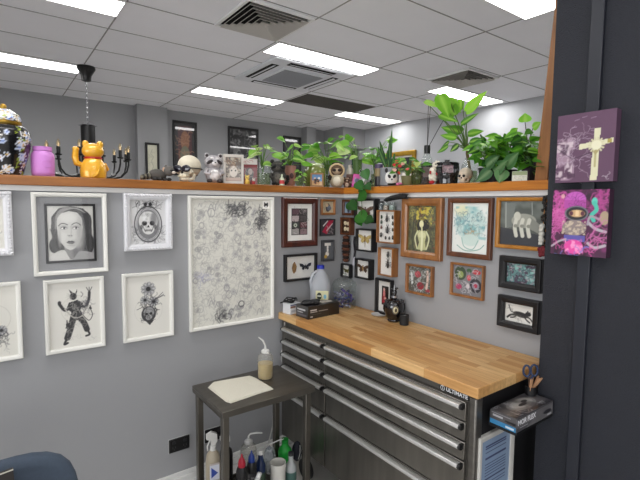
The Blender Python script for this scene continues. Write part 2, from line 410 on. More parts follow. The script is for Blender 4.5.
for k in range(12):
    a = 2*PI*k/12+.16; R = .385; dx, dy = math.cos(a), math.sin(a)
    P = [(.04, .17), (.12, .11), (.22, .085), (.31, .105), (.365, .16), (.384, .23), (R, .28)]
    arm = MB().tube([(r*dx, r*dy, z) for r, z in P], .009, 7).build('arm', blk, t)
    MB().lathe([(0, .275), (.026, .283), (.032, .295), (.014, .297), (.017, .30), (.017, .365), (0, .367)], 12, o=(R*dx, R*dy, 0)).build('candle_cup', blk, arm)
    MB().lathe([(.008, .365), (.017, .385), (.018, .40), (.012, .42), (.004, .437), (0, .44)], 12, o=(R*dx, R*dy, 0)).build('bulb', bulb_m, arm)
    MB().lathe([(0, .366), (.008, .368), (.005, .395), (0, .41)], 8, o=(R*dx, R*dy, 0)).build('filament', mat('bulb_core', 'e8dcc0', .3, emit=('ffe8c0', .4)), arm)
    if k % 2 == 0: MB().ell((.30*dx, .30*dy, .12), (.035, .035, .012), n=10, m=6).build('crystal_drop', glassmat('crystal', 'ffffff', .02, .2), arm)

# ============================================================ DRAWER BENCH
steel = mat('brushed_steel_dark', '6f6c67', .34, .8, vary=.12, vscale=5, stretch=(1, 1, 14), bump=.02, bscale=40)
steel2 = mat('brushed_steel_drawer', '77746e', .30, .82, vary=.14, vscale=3, stretch=(1, 8, 1))
alu = mat('bright_aluminium', 'dededb', .3, .75); rub = mat('black_plastic', '111112', .4)
black_m = mat('black_powder_coat', '121214', .5)
t = thing('tool_cabinet', 'long stainless steel drawer cabinet under the timber worktop', 'cabinet', (-.262, -.69, 0))
# local: x -.23 (front) .. .23 ; y .66 .. -.66
MB().box(-.225, .225, -.655, .66, .215, .93).build('body', steel, t, bevel=.002)
MB().box(-.19, .22, -.663, -.655, .215, .925).build('side_panel', black_m, t)
MB().box(-.232, -.19, -.672, -.640, .215, .928).box(-.232, -.19, .632, .661, .215, .928).build('corner_post', steel, t, bevel=.006)
zs = [.905, .828, .752, .676, .525, .225]
for (ya, yb2) in ((.222, .628), (-.632, .212)):
    for k in range(5):
        zt, zb = zs[k]-.003, zs[k+1]+.003
        d = MB().box(-.238, -.225, ya, yb2, zb, zt).build('drawer', steel2, t, bevel=.0025)
        hz = zt-.014
        pf = [(-.239, hz-.009), (-.252, hz-.0115), (-.262, hz-.008), (-.266, hz), (-.262, hz+.007), (-.252, hz+.010), (-.239, hz+.009)]
        pf = [(x, z) for x, z in pf]
        hd = MB().prism(pf, ya+.012, yb2-.012, 'xz').build('handle', alu, d, bevel=.001)
        for e in (ya+.002, yb2-.012): MB().prism([(x*1.0, z) for x, z in pf], e, e+.010, 'xz').ell((-.255, e+.005, hz), (.012, .006, .0115), n=10, m=6).build('handle_end_cap', rub, hd)
MB().box(-.229, -.225, -.640, -.505, .908, .929).build('badge', rub, t)
bp = bpy.data.objects['badge']
lettering('ULTIMATE', .021, mat('badge_white', 'e6e8ea', .4), bp, (-.2295, -.585, .918), (PI/2, 0, -PI/2), bold=.0004)
rg = MB()
for i in range(20):
    a = 2*PI*i/20; b = 2*PI*(i+1)/20; f = lambda r, q: (-.2296, -.520+r*math.cos(q), .918+r*math.sin(q))
    rg.add([f(.0085, a), f(.0105, a), f(.0105, b), f(.0085, b)], [(0, 1, 2, 3)])
rg.build('badge_ring', MATS['badge_white'], bp, smooth=False)
lettering('S', .016, MATS['badge_white'], bp, (-.2297, -.520, .918), (PI/2, 0, -PI/2))
for y in (.50, .0, -.60):
    for x in (-.17, .17):
        c = MB().box(x-.03, x+.03, y-.035, y+.035, .195, .215).box(x-.022, x+.022, y-.03, y+.0, .08, .196).build('castor', black_m, t)
        MB().lathe([(.0, -.016), (.045, -.016), (.06, -.012), (.06, .012), (.045, .016), (0, .016)], 20).build('wheel', mat('castor_rubber', '1b1b1c', .6), c)
        w = col.objects[-1]
        for v in w.data.vertices: v.co = Vector((x+v.co.z, y-.015+v.co.x, .062+v.co.y))

# worktop
m = bpy.data.materials.new('butcher_block'); m.use_nodes = True; nt = m.node_tree; L = nt.links; b = nt.nodes['Principled BSDF']
tc = nt.nodes.new('ShaderNodeTexCoord'); mp = nt.nodes.new('ShaderNodeMapping'); mp.inputs['Rotation'].default_value = (0, 0, PI/2); L.new(tc.outputs['Object'], mp.inputs[0])
br = nt.nodes.new('ShaderNodeTexBrick'); br.offset = .37; br.inputs['Scale'].default_value = 1; br.inputs['Brick Width'].default_value = .31; br.inputs['Row Height'].default_value = .036
br.inputs['Mortar Size'].default_value = .0006; br.inputs['Color1'].default_value = (*lin('c08a4c'), 1); br.inputs['Color2'].default_value = (*lin('e2bc84'), 1); br.inputs['Mortar'].default_value = (*lin('a87c44'), 1); br.inputs['Bias'].default_value = .0
L.new(mp.outputs[0], br.inputs['Vector'])
m2 = nt.nodes.new('ShaderNodeMapping'); m2.inputs['Scale'].default_value = (14, 1.2, 14); L.new(tc.outputs['Object'], m2.inputs[0])
n = nt.nodes.new('ShaderNodeTexNoise'); n.inputs['Scale'].default_value = 5; n.inputs['Detail'].default_value = 6; L.new(m2.outputs[0], n.inputs['Vector'])
mx = nt.nodes.new('ShaderNodeMix'); mx.data_type = 'RGBA'; mx.blend_type = 'MULTIPLY'; mx.inputs['Factor'].default_value = .55
r = nt.nodes.new('ShaderNodeValToRGB'); r.color_ramp.elements[0].position = .3; r.color_ramp.elements[0].color = (.62, .55, .46, 1); r.color_ramp.elements[1].position = .65
L.new(n.outputs['Fac'], r.inputs[0]); L.new(br.outputs['Color'], mx.inputs['A']); L.new(r.outputs[0], mx.inputs['B']); L.new(mx.outputs['Result'], b.inputs['Base Color'])
b.inputs['Roughness'].default_value = .42
MATS['butcher'] = m
w = MB().box(-.502, -.001, -1.372, -.001, .932, .972).build('worktop', m, bevel=.003)
tag(w, 'butcher block timber worktop lying on the steel drawer cabinet', 'worktop')

# ============================================================ STEEL CART
cs = mat('cart_steel', '6e6a63', .33, .8, vary=.15, vscale=4, stretch=(1, 6, 1))
cl = mat('cart_leg_steel', '68645d', .36, .8)
t = thing('steel_cart', 'small stainless steel cart table in front of the drawer cabinet', 'table', (-.855, -.352, 0))
MB().box(-.247, .247, -.179, .179, .708, .72).box(-.247, .247, -.179, -.172, .690, .708).box(-.247, .247, .172, .179, .690, .708).box(-.247, -.240, -.172, .172, .690, .708).box(.240, .247, -.172, .172, .690, .708).build('tabletop', cs, t, bevel=.002)
for x0, y0 in ((-.243, -.176), (.195, -.176), (-.243, .120), (.195, .120)):
    MB().box(x0, x0+.03, y0, y0+.03, .0, .7075).build('leg', cl, t, bevel=.003)
MB().box(-.213, .195, -.15, .15, .176, .186).box(-.213, .195, -.15, -.145, .186, .20).box(-.213, .195, .145, .15, .186, .20).build('lower_shelf', cs, t, bevel=.002)
# ============================================================ PICTURES ON THE WALLS
glass = glassmat('picture_glass', 'ffffff', .02)
paper = mat('mat_board', 'e6e4de', .7)
fw_white = mat('white_frame_paint', 'e4e3dc', .4); fb = mat('black_frame_paint', '131214', .4)
fm_mahog = wood('mahogany_frame', '330f09', '4c1b0f', .3, (6, 6, 2), 5, .4)
fm_oak = wood('honey_wood_frame', '7a4c24', '9c6632', .35, (6, 6, 2), 5, .3)
fm_dark = wood('walnut_frame', '4a2611', '66381a', .35, (6, 6, 2), 5, .3)
fm_gold = wood('golden_oak_frame', '99600f', 'b57a26', .35, (6, 6, 2), 5, .3)
prt = colmat('printed_paper', .55); prg = colmat('glazed_print', .4, 1.0)

def frame_ring(w, h, fwid, d, prof=None, seg=1):
    """moulded frame ring: outline swept with a profile (inset, forward)"""
    prof = prof or [(0, 0), (0, d*.85), (fwid*.15, d), (fwid*.7, d*.93), (fwid, d*.7), (fwid, 0)]
    V = []; F = []
    for ins, f in prof:
        a = w/2-ins; V += [(-a, -f, ins), (a, -f, ins), (a, -f, h-ins), (-a, -f, h-ins)]
    for j in range(len(prof)-1):
        for k in range(4):
            n = (k+1) % 4; F.append((j*4+k, j*4+n, (j+1)*4+n, (j+1)*4+k))
    j = len(prof)-1
    for k in range(4):
        n = (k+1) % 4; F.append((j*4+k, j*4+n, n, k))
    return MB().add(V, F)
def PD(d, box): return d-.003 if box else d*.62
def hang(wall, a0, a1, z0, z1):
    c = (a0+a1)/2
    if wall == 'L': return (c, -.001, z0), 0
    if wall == 'R': return (-.001, c, z0), -PI/2
    if wall == 'F': return (c, Y1-.001, z0), 0
    if wall == 'P': return (c, 4.379, z0), 0
    if wall == 'W': return (X1-.001, c, z0), -PI/2
    if wall == 'D': return (-.146, c, z0), -PI/2
def picture(name, label, wall, a0, a1, z0, z1, d, fwid, fm, art=None, matw=0, group=None, pane=False, box=False, backing=None, cat='picture', prm=None, artd=None):
    w, h = abs(a1-a0), z1-z0; loc, rz = hang(wall, a0, a1, z0, z1)
    t = thing(name, label, cat, loc, rz, group)
    prof = [(0, 0), (0, d), (fwid, d), (fwid, 0)] if box else None
    frame_ring(w, h, fwid, d, prof).build('frame', fm, t, ang=20, bevel=.0012)
    iw, ih = w-2*fwid, h-2*fwid
    if backing is not False:
        yb_ = (-(d-.020) if box else -.006); globals()['INY'] = yb_-.007
        MB().box(-iw/2, iw/2, yb_, -.002, fwid, h-fwid).build('backing_board', backing or paper, t, smooth=False)
    if art:
        aw, ah = iw-2*matw, ih-2*matw
        A = art(aw, ah); A.build(t, (0, -(artd or .0068), fwid+matw), m=prm or prt)
    if pane:
        MB().add([(-iw/2, -PD(d, box), fwid), (iw/2, -PD(d, box), fwid), (iw/2, -PD(d, box), h-fwid), (-iw/2, -PD(d, box), h-fwid)], [(0, 1, 2, 3)]).build('glass_pane', glass, t, smooth=False)
    return t, w, h

# ---- drawings
def face_art(w, h):
    A = Art(w, h, 'c9c8c2', .0018, 3); a = A.a
    A.ell(.9, .15*a, .3, .3*a, '77767a', al=.8, soft=.1).ell(.1, .85*a, .2, .25*a, 'd8d7d2', al=.7, soft=.1)
    A.poly([(.08, .55*a), (.1, .8*a), (.25, .95*a), (.5, .99*a), (.78, .95*a), (.93, .8*a), (.96, .5*a), (.93, .22*a), (.82, .12*a), (.66, .2*a), (.3, .2*a), (.12, .16*a), (.05, .28*a), (.12, .4*a)], '4a4948')
    A.ell(.13, .28*a, .1, .13*a, '3b3a3a').ell(.87, .3*a, .13, .2*a, '302f30').ell(.8, .7*a, .16, .2*a, '39383a').ell(.2, .66*a, .1, .16*a, '5a5958')
    r = A.r
    for i in range(26):
        q = i/25; A.curve([(.16+.05*q, .5*a+.2*a*q), (.2+.15*q, .84*a+.05*a*q), (.42+.2*q, .97*a-.02*a*q), (.72+.1*q, .92*a-.05*a*q)], .010, ['8f8e8c', 'b5b4b0', '5c5b5a', 'a09f9c'][i % 4], .65)
    for i in range(18):
        q = i/17; A.curve([(.78+.16*q, .82*a), (.8+.15*q, .6*a), (.76+.16*q, .42*a), (.84+.12*q, .24*a), (.74+.1*q, .14*a)], .008, ['1f1f20', '5a595a', '2b2b2c'][i % 3], .7)
        A.curve([(.06+.12*q, .58*a), (.10+.1*q, .44*a), (.05+.12*q, .32*a), (.12+.1*q, .18*a)], .009, ['2b2a2b', '767573', '3d3c3c'][i % 3], .7)
    A.poly([(.36, .02*a), (.66, .02*a), (.66, .3*a), (.34, .3*a)], '8e8d8b').ell(.62, .14*a, .1, .14*a, '5f5e60', al=.7, soft=.05)
    A.poly([(0, 0), (0, .08*a), (.16, .14*a), (.36, .18*a), (.48, 0)], 'd2d1cc').poly([(1, 0), (.98, .12*a), (.8, .16*a), (.66, .16*a), (.5, 0)], '9d9c9b')
    A.poly([(.2, .62*a), (.21, .76*a), (.3, .86*a), (.47, .9*a), (.65, .87*a), (.74, .77*a), (.755, .6*a), (.73, .44*a), (.66, .3*a), (.55, .205*a), (.46, .19*a), (.38, .225*a), (.27, .34*a), (.22, .46*a)], 'cfcec9')
    A.ell(.70, .50*a, .08, .26*a, 'a3a29f', al=.75, soft=.08).ell(.60, .30*a, .12, .08*a, 'b1b0ac', al=.7, soft=.06).ell(.32, .44*a, .09, .08*a, 'dcdbd6', al=.8, soft=.06).ell(.43, .78*a, .18, .08*a, 'e0dfda', al=.8, soft=.06).ell(.255, .4*a, .03, .12*a, 'adaca8', al=.7, soft=.03)
    for x, s_ in ((.345, 1), (.60, -1)):
        A.ell(x, .605*a, .085, .036*a, 'a5a4a1', al=.8, soft=.03).ell(x, .59*a, .062, .021*a, 'eceae6').ell(x+.012, .592*a, .025, .021*a, '4b4b4c').ell(x+.012, .592*a, .011, .010*a, '0c0c0c')
        A.curve([(x-.07, .588*a), (x-.02, .612*a), (x+.03, .61*a), (x+.072, .59*a)], .012, '1f1f20'); A.curve([(x-.055, .574*a), (x, .566*a), (x+.055, .574*a)], .006, '6a6968')
    A.curve([(.24, .635*a), (.29, .672*a), (.36, .675*a), (.43, .65*a)], .018, '2f2e2e'); A.curve([(.52, .65*a), (.58, .68*a), (.65, .68*a), (.71, .64*a)], .018, '2f2e2e')
    A.curve([(.50, .63*a), (.505, .52*a), (.49, .46*a)], .014, 'b0afab').ell(.46, .455*a, .016, .008*a, '444443').ell(.51, .455*a, .016, .008*a, '444443').curve([(.43, .47*a), (.425, .455*a), (.44, .445*a)], .007, '8a8986').curve([(.45, .438*a), (.485, .43*a), (.52, .438*a)], .010, '9a9996')
    A.poly([(.385, .335*a), (.45, .362*a), (.48, .352*a), (.51, .362*a), (.585, .335*a), (.49, .33*a)], '3d3c3d').poly([(.385, .335*a), (.49, .333*a), (.585, .335*a), (.53, .302*a), (.45, .300*a)], '676665').ell(.485, .275*a, .05, .009*a, 'a5a4a0', al=.8, soft=.02).ell(.47, .318*a, .03, .006*a, 'a9a8a5', al=.8)
    return A
def skull_draw(A, cx, cy, s, dark='1d1d1f', lite='d8d8d6'):
    A.ell(cx, cy+.1*s, .34*s, .36*s, lite).ell(cx, cy-.18*s, .22*s, .22*s, lite)
    A.ell(cx+.2*s, cy+.15*s, .14*s, .26*s, '8f8f8f', al=.7, soft=.04).ell(cx-.1*s, cy+.34*s, .14*s, .07*s, '555555', al=.5, soft=.05)
    for k in (-1, 1): A.ell(cx+k*.14*s, cy+.02*s, .095*s, .09*s, dark).ell(cx+k*.25*s, cy-.12*s, .05*s, .09*s, '4c4c4c', al=.8)
    A.poly([(cx, cy-.03*s), (cx-.05*s, cy-.14*s), (cx+.05*s, cy-.14*s)], dark)
    A.rect(cx-.14*s, cy-.29*s, cx+.14*s, cy-.20*s, 'c6c6c4'); A.line([(cx-.14*s, cy-.245*s), (cx+.14*s, cy-.245*s)], .02*s, dark)
    for k in range(-3, 4): A.line([(cx+k*.04*s, cy-.29*s), (cx+k*.04*s, cy-.2*s)], .009*s, dark)
    return A
def skull_art(w, h):
    A = Art(w, h, 'd6d6d6', .0022, 4); a = A.a
    A.ring(.5, .45*a, .38, .40*a, .035, '4e4e50').ring(.5, .45*a, .33, .36*a, .02, '8a8a8c').ell(.5, .45*a, .31, .34*a, '7c7c7e')
    A.scrib(50, (.15, .8*a, .85, .97*a), .03, .014, '38383a', .9).scrib(26, (.08, .06*a, .25, .4*a), .03, .014, '55555a').scrib(26, (.75, .06*a, .92, .4*a), .03, .014, '55555a').scrib(20, (.3, .03*a, .7, .12*a), .03, .014, '66666a')
    A.ell(.43, .9*a, .05, .04*a, '222224').ell(.57, .9*a, .05, .04*a, '222224')
    skull_draw(A, .5, .46*a, .78)
    A.ell(.66, .60*a, .07, .13*a, '77777a', al=.7, soft=.05).ell(.40, .62*a, .06, .1*a, 'efefef', al=.6, soft=.04).curve([(.34, .5*a), (.36, .38*a), (.42, .28*a)], .02, '5a5a5c').curve([(.66, .5*a), (.64, .38*a), (.58, .28*a)], .02, '4a4a4c')
    return A.scrib(26, (.36, .3*a, .66, .7*a), .02, .006, '4a4a4c', .6)
def devil_art(w, h):
    A = Art(w, h, 'dddbd3', .0022, 6); a = A.a; k = '39383a'
    A.ring(.53, .58*a, .3, .3, .006, 'c2bfb6')
    A.poly([(.38, .40*a), (.64, .40*a), (.64, .50*a), (.60, .56*a), (.66, .66*a), (.55, .72*a), (.38, .69*a), (.33, .6*a), (.42, .54*a)], k).poly([(.33, .44*a), (.4, .3*a), (.3, .3*a)], k).ell(.47, .78*a, .07, .055*a, k)
    A.poly([(.42, .82*a), (.39, .89*a), (.46, .84*a)], k).poly([(.51, .83*a), (.55, .89*a), (.54, .81*a)], k)
    A.curve([(.41, .62*a), (.3, .58*a), (.2, .68*a)], .065, k).ell(.2, .7*a, .035, .03*a, k)
    A.curve([(.6, .64*a), (.7, .6*a), (.77, .7*a), (.79, .82*a)], .06, k)
    for q in (-.04, 0, .04): A.line([(.79, .82*a), (.79+q*1.4, .9*a)], .016, k)
    A.curve([(.46, .46*a), (.4, .3*a), (.33, .15*a)], .13, k).curve([(.33, .15*a), (.27, .06*a), (.33, .07*a)], .05, k)
    A.curve([(.56, .46*a), (.66, .36*a), (.72, .24*a)], .12, k).curve([(.72, .24*a), (.77, .16*a), (.7, .14*a)], .045, k)
    A.curve([(.62, .5*a), (.76, .38*a), (.84, .46*a), (.8, .56*a)], .018, k).poly([(.76, .56*a), (.84, .55*a), (.8, .62*a)], k)
    A.curve([(.3, .6*a), (.45, .46*a), (.62, .46*a), (.72, .6*a)], .022, 'b9b6ae')
    A.scrib(70, (.30, .12*a, .70, .8*a), .025, .008, 'b5b3ad', .8).scrib(30, (.6, .5*a, .8, .7*a), .03, .012, '55545a', .8); A.curve([(.62, .76*a), (.66, .8*a), (.62, .84*a)], .014, '6b6a68'); A.scrib(3, (.75, .06*a, .88, .08*a), .02, .006, '77777a')
    return A
def bloom(A, cx, cy, r, a, dark='2c2c2e', mid='8d8d8f'):
    for i in range(9):
        q = 2*PI*i/9; A.ell(cx+math.cos(q)*r*.6, cy+math.sin(q)*r*.6, r*.42, r*.28, mid, ang=q).ell(cx+math.cos(q)*r*.75, cy+math.sin(q)*r*.75, r*.2, r*.13, 'c9c9c7', ang=q, al=.8)
        A.line([(cx, cy), (cx+math.cos(q+.3)*r, cy+math.sin(q+.3)*r)], .008, dark)
    A.ell(cx, cy, r*.33, r*.33, dark)
def flower_art(w, h):
    A = Art(w, h, 'e0ded6', .0022, 7); a = A.a
    A.ring(.5, .42*a, .32, .32, .005, 'c6c4bc')
    bloom(A, .5, .78*a, .17, a); A.scrib(40, (.33, .42*a, .72, .64*a), .03, .018, '3a3a3c', .9)
    bloom(A, .42, .6*a, .11, a); bloom(A, .62, .56*a, .12, a, '222224', '6f6f72')
    for q in (.0, .05, .1): A.curve([(.62, .58*a), (.74+q, .64*a), (.84+q*.5, .7*a-q)], .014, '4a4a4c')
    A.ell(.5, .36*a, .17, .13*a, '3d3d40'); skull_draw(A, .5, .36*a, .36, '1a1a1c', 'a4a4a4'); A.poly([(.42, .25*a), (.62, .25*a), (.52, .17*a)], '39393b')
    A.scrib(30, (.36, .22*a, .66, .48*a), .025, .012, '2c2c2e', .8)
    return A
def circle_flower_art(w, h):
    A = Art(w, h, 'dddbd2', .0025, 8); a = A.a
    A.ring(.62, .55*a, .28, .28, .006, 'b9b7ae'); A.ell(.72, .36*a, .09, .09, '3b3b3d'); bloom(A, .74, .38*a, .1, a)
    A.scrib(30, (.6, .2*a, .86, .34*a), .03, .015, '44444a'); A.scrib(3, (.8, .08*a, .9, .1*a), .02, .006, '77777a'); return A
def flash_art(w, h):
    A = Art(w, h, 'd9d8cf', .0032, 9); a = A.a
    A.scrib(900, (.02, .02*a, .98, .98*a), .022, .0055, '8c8b8c', .5)
    r = A.r
    for _ in range(130):
        x, y = r.uniform(.04, .96), r.uniform(.03*a, .96*a); q = r.uniform(.015, .04); c = ['a2a1a0', 'aeadab', '8d8c8f'][r.randint(3)]
        k = r.randint(4)
        if k == 0: A.ring(x, y, q, q*1.2, .007, c)
        elif k == 1: bloom(A, x, y, q, a, 'a3a2a2', 'c4c3be')
        elif k == 2: A.curve([(x-q, y-q), (x, y+q), (x+q, y-q), (x+q*1.5, y+q)], .008, c)
        else: A.ell(x, y, q*.7, q*.5, 'a3a2a0', ang=r.uniform(0, 3)).ring(x, y, q, q*.8, .007, c)
    A.scrib(70, (.44, .88*a, .66, .96*a), .02, .010, '4c4c50', .8).scrib(70, (.82, .76*a, .92, .92*a), .02, .010, '48484c', .8).scrib(30, (.88, .33*a, .97, .5*a), .02, .008, '77777a').scrib(20, (.08, .36*a, .2, .42*a), .02, .006, '9a9ab8')
    A.scrib(25, (.28, .06*a, .44, .09*a), .02, .014, '48484c'); A.ring(.6, .14*a, .035, .035, .012, '55555a')
    A.rect(.885, .925*a, .985, .995*a, 'f1f0ea').ell(.935, .955*a, .03, .025, '1c1c1e').poly([(.908, .96*a), (.912, .985*a), (.93, .97*a)], '1c1c1e').poly([(.962, .96*a), (.958, .985*a), (.94, .97*a)], '1c1c1e').ell(.935, .945*a, .012, .01, 'e8e8e8')
    return A
def comic_art(w, h):
    A = Art(w, h, 'e3e2dd', .002, 10); a = A.a
    x0, x1, y0, y1 = .17, .82, .15*a, .88*a; A.rect(x0, y0, x1, y1, '2f2a2b'); n = 4
    cs = ['584048', '3e3a3c', 'a79a9a', '4a4546', '3a3f3c', '5a2d36', '93908c', '8c7578']
    for i in range(n):
        for j in range(2):
            xa = x0+.03+j*(x1-x0)/2; ya = y1-(i+1)*(y1-y0)/n+.02; xb = xa+(x1-x0)/2-.05; yb_ = ya+(y1-y0)/n-.04
            A.rect(xa, ya, xb, yb_, cs[i*2+j]); A.scrib(9, (xa, ya, xb, yb_), .03, .012, 'c8bcbc' if (i+j) % 2 else '241f22', .7)
    A.ell(.33, .42*a, .07, .05*a, 'b9c0b0').ell(.33, .42*a, .03, .02*a, '222222')
    return A
def simple_art(bg, specs, cell=.002, seed=2):
    def f(w, h):
        A = Art(w, h, bg, cell, seed); a = A.a
        for sp in specs:
            k = sp[0]
            if k == 'e': A.ell(sp[1], sp[2]*a, sp[3], sp[4]*a, sp[5], *(sp[6:]))
            elif k == 'p': A.poly([(x, y*a) for x, y in sp[1]], sp[2])
            elif k == 'l': A.curve([(x, y*a) for x, y in sp[1]], sp[2], sp[3])
            elif k == 'b': A.blot(sp[1], sp[2], sp[3], sp[4], sp[5], sp[6], (sp[7][0], sp[7][1]*a, sp[7][2], sp[7][3]*a) if len(sp) > 7 else None)
            elif k == 's': A.scrib(sp[1], (sp[2][0], sp[2][1]*a, sp[2][2], sp[2][3]*a), sp[3], sp[4], sp[5], sp[6])
            elif k == 'f': bloom(A, sp[1], sp[2]*a, sp[3], a, sp[4], sp[5])
        return A
    return f

# ---- white frames on the left wall
W = 'white framed tattoo art'
t, w, h = picture('framed_portrait', 'white frame with clear glass around a black and white portrait of a dark-haired woman', 'L', -1.733, -1.439, 1.300, 1.662, .022, .018, fw_white, None, backing=False, pane=True)
frame_ring(.200, .262, .010, .006).build('inner_frame', fb, t, loc=(0, -.003, .052))
face_art(.184, .246).build(t, (0, -.0045, .060))
MB().box(-.098, .098, -.003, -.001, .054, .312).build('backing_board', fb, t, smooth=False)
def ornate(label, x0, x1, z0, z1, art):
    t, w, h = picture('ornate_frame', label, 'L', x0, x1, z0, z1, .026, .030, mat('ornate_white', 'd9d9dc', .4), art, .0, 'ornate white frames')
    m = MB(); rr = random.Random(5)
    for (ax, L) in (('x', w), ('z', h)):
        n = int(L/.014)
        for s in (0, 1):
            for i in range(n):
                q = (i+.5)/n*L; e = .005 + .004*rr.random()
                c = (q-w/2, -.024, (.010 if s == 0 else h-.010)) if ax == 'x' else ((-w/2+.010 if s == 0 else w/2-.010), -.024, q)
                m.ell(c, (e if ax == 'x' else e*.8, .006, e if ax == 'z' else e*.8), n=8, m=5)
    m.build('carved_ornament', MATS['ornate_white'], t)
ornate('ornate carved white frame holding a skull drawing inside an oval', -1.365, -1.137, 1.389, 1.666, skull_art)
ornate('ornate carved white frame cut off by the left edge of the photo', -2.03, -1.801, 1.397, 1.663, circle_flower_art)
picture('framed_drawing', 'white framed drawing of a dancing horned devil with a curled tail', 'L', -1.701, -1.460, .946, 1.279, .020, .018, fw_white, devil_art, .0, W)
picture('framed_drawing', 'white framed ink drawing of a poppy bouquet over a skull', 'L', -1.380, -1.136, .942, 1.279, .020, .018, fw_white, flower_art, .0, W)
picture('framed_drawing', 'white framed drawing of a circle and dark bloom, cut by the left photo edge', 'L', -2.03, -1.783, .951, 1.285, .020, .018, fw_white, circle_flower_art, .0, W)
picture('framed_poster', 'largest white frame, a poster crowded with faint grey pencil sketches', 'L', -1.052, -.542, .943, 1.661, .022, .017, fw_white, flash_art, .0)
picture('framed_print', 'dark mahogany frame with white mount around a grid of small comic panels', 'L', -.484, -.226, 1.363, 1.662, .024, .038, fm_mahog, comic_art)
WH = 'f0efe9'
def moth(t, cx, z, s_, wing, body, y=None, spread=.5, hind=True, name='pinned_moth', m2=None):
    s = s_*1.22; y = y or INY; wm = mat('moth_'+wing, wing, .8, vary=.35, vscale=90)
    o = MB()
    for k in (-1, 1):
        o.prism([(cx+k*.06*s, z+.06*s), (cx+k*.55*s, z+.36*s*spread*2*.8), (cx+k*s, z+.34*s*spread*2), (cx+k*.92*s, z+.05*s), (cx+k*.45*s, z-.1*s), (cx+k*.06*s, z-.05*s)][::1], y-.001, y)
        if hind: o.prism([(cx+k*.05*s, z-.03*s), (cx+k*.5*s, z-.08*s), (cx+k*.6*s, z-.3*s), (cx+k*.4*s, z-.52*s), (cx+k*.15*s, z-.35*s)], y-.0005, y+.0005)
    w = o.build(name, wm, t, smooth=False)
    MB().ell((cx, y-.002, z-.08*s), (.075*s, .004, .33*s), n=8, m=8).ell((cx, y-.002, z+.2*s), (.06*s, .004, .07*s), n=8, m=5).build('insect_body', mat('moth_'+body, body, .8), w)
def beetle(t, cx, z, s, c, y=None, horn=0):
    s *= 1.3; y = y or INY
    o = MB().ell((cx, y, z-.15*s), (.3*s, .006, .5*s), n=10, m=8).ell((cx, y, z+.42*s), (.22*s, .005, .18*s), n=10, m=6).ell((cx, y, z+.66*s), (.12*s, .004, .1*s), n=8, m=5)
    for k in (-1, 1):
        for q, e in ((.35, .35), (.1, .0), (-.15, -.45)): o.tube([(cx+k*.25*s, y+.002, z+q*s), (cx+k*.5*s, y+.003, z+(q+.1)*s), (cx+k*.68*s, y+.003, z+e*s)], .035*s, 5)
        if horn: o.tube([(cx+k*.08*s, y, z+.7*s), (cx+k*.25*s, y, z+1.0*s), (cx+k*.12*s, y, z+1.25*s)], [.06*s, .05*s, .02*s], 5)
    o.build('pinned_beetle', mat('beetle_'+c, c, .25, coat=.5), t)
t, w, h = picture('insect_frame', 'black frame with a brown leaf moth beside a dark butterfly', 'L', -.468, -.230, 1.154, 1.318, .026, .013, fb, None, group='black framed insects', pane=True, box=True)
moth(t, .035, .084, .036, '22232a', '15151a', spread=.7)
MB().prism([(-.05, .045), (-.035, .06), (-.03, .09), (-.045, .118), (-.058, .105), (-.064, .08), (-.058, .055)], INY-.001, INY+.001).build('pinned_leaf_moth', mat('leaf_brown', '8c6a42', .8, vary=.3, vscale=60), t, smooth=False)
picture('small_framed_photo', 'tiny honey wood frame right of the mahogany frame, topmost of its column', 'L', -.195, -.082, 1.556, 1.656, .018, .014, fm_oak, simple_art('b3a58a', [('e', .5, .45, .22, .38, '3a3a42'), ('e', .42, .66, .13, .16, 'c0a888'), ('e', .62, .4, .2, .2, '5c6878'), ('s', 8, (.1, .1, .9, .9), .08, .03, '5b3d22', .7)]), group='tiny pictures beside the corner')
picture('small_canvas', 'tiny dark unframed picture with a crimson diagonal stripe', 'L', -.199, -.080, 1.423, 1.530, .014, .004, fb, simple_art('38343a', [('p', [(.12, .22), (.6, .95), (.95, .95), (.45, .05)], 'a01c3c'), ('l', [(.2, .6), (.5, .9)], .07, 'c7c1c1'), ('l', [(.45, .3), (.85, .72)], .06, 'c7b6b8'), ('s', 6, (.5, .1, .9, .5), .07, .03, 'b0a8a8', .7)]), group='tiny pictures beside the corner')
picture('small_framed_photo', 'tiny grey-black frame with a white figure, lowest of its column', 'L', -.187, -.086, 1.258, 1.395, .016, .014, mat('charcoal_frame', '3c3d40', .5), simple_art('5e6064', [('p', [(.15, .95), (.85, .95), (.85, .78), (.6, .78), (.6, .3), (.4, .3), (.4, .78), (.15, .78)], 'e6e2da'), ('e', .45, .3, .2, .14, 'ded9cf'), ('e', .3, .15, .16, .1, 'c8a23c'), ('s', 8, (.15, .1, .85, .9), .06, .03, '2c2c30', .7)]), group='tiny pictures beside the corner')

# ---- right wall
picture('small_framed_photo', 'tiny brown wooden frame at the corner, under the ledge end of the long plank', 'R', -.004, -.106, 1.553, 1.656, .02, .016, fm_dark, simple_art('6f7f92', [('e', .5, .4, .2, .4, '2f3848'), ('e', .5, .72, .12, .14, 'd6cabb'), ('p', [(0, 0), (.4, 0), (.3, .5), (0, .6)], '8f9fb2')]), group='tiny frames in the corner')
t, w, h = picture('shadow_box', 'tiny brown shadow box with two pale round shells, in the wall corner', 'R', -.014, -.113, 1.428, 1.540, .04, .012, fm_dark, None, box=True, backing=mat('box_brown', '4a3424', .7), pane=True)
for z in (.075, .038): MB().ell((-.012, -.027, z), (.014, .007, .014)).ell((.016, -.027, z-.002), (.012, .007, .013)).build('pale_shell', mat('shell_cream', 'd8c9a8', .5), t)
t, w, h = picture('insect_frame', 'smallest black insect frame, low in the corner above the glass cloche', 'R', -.012, -.102, 1.149, 1.237, .03, .008, fb, None, group='black framed insects', pane=True, box=True)
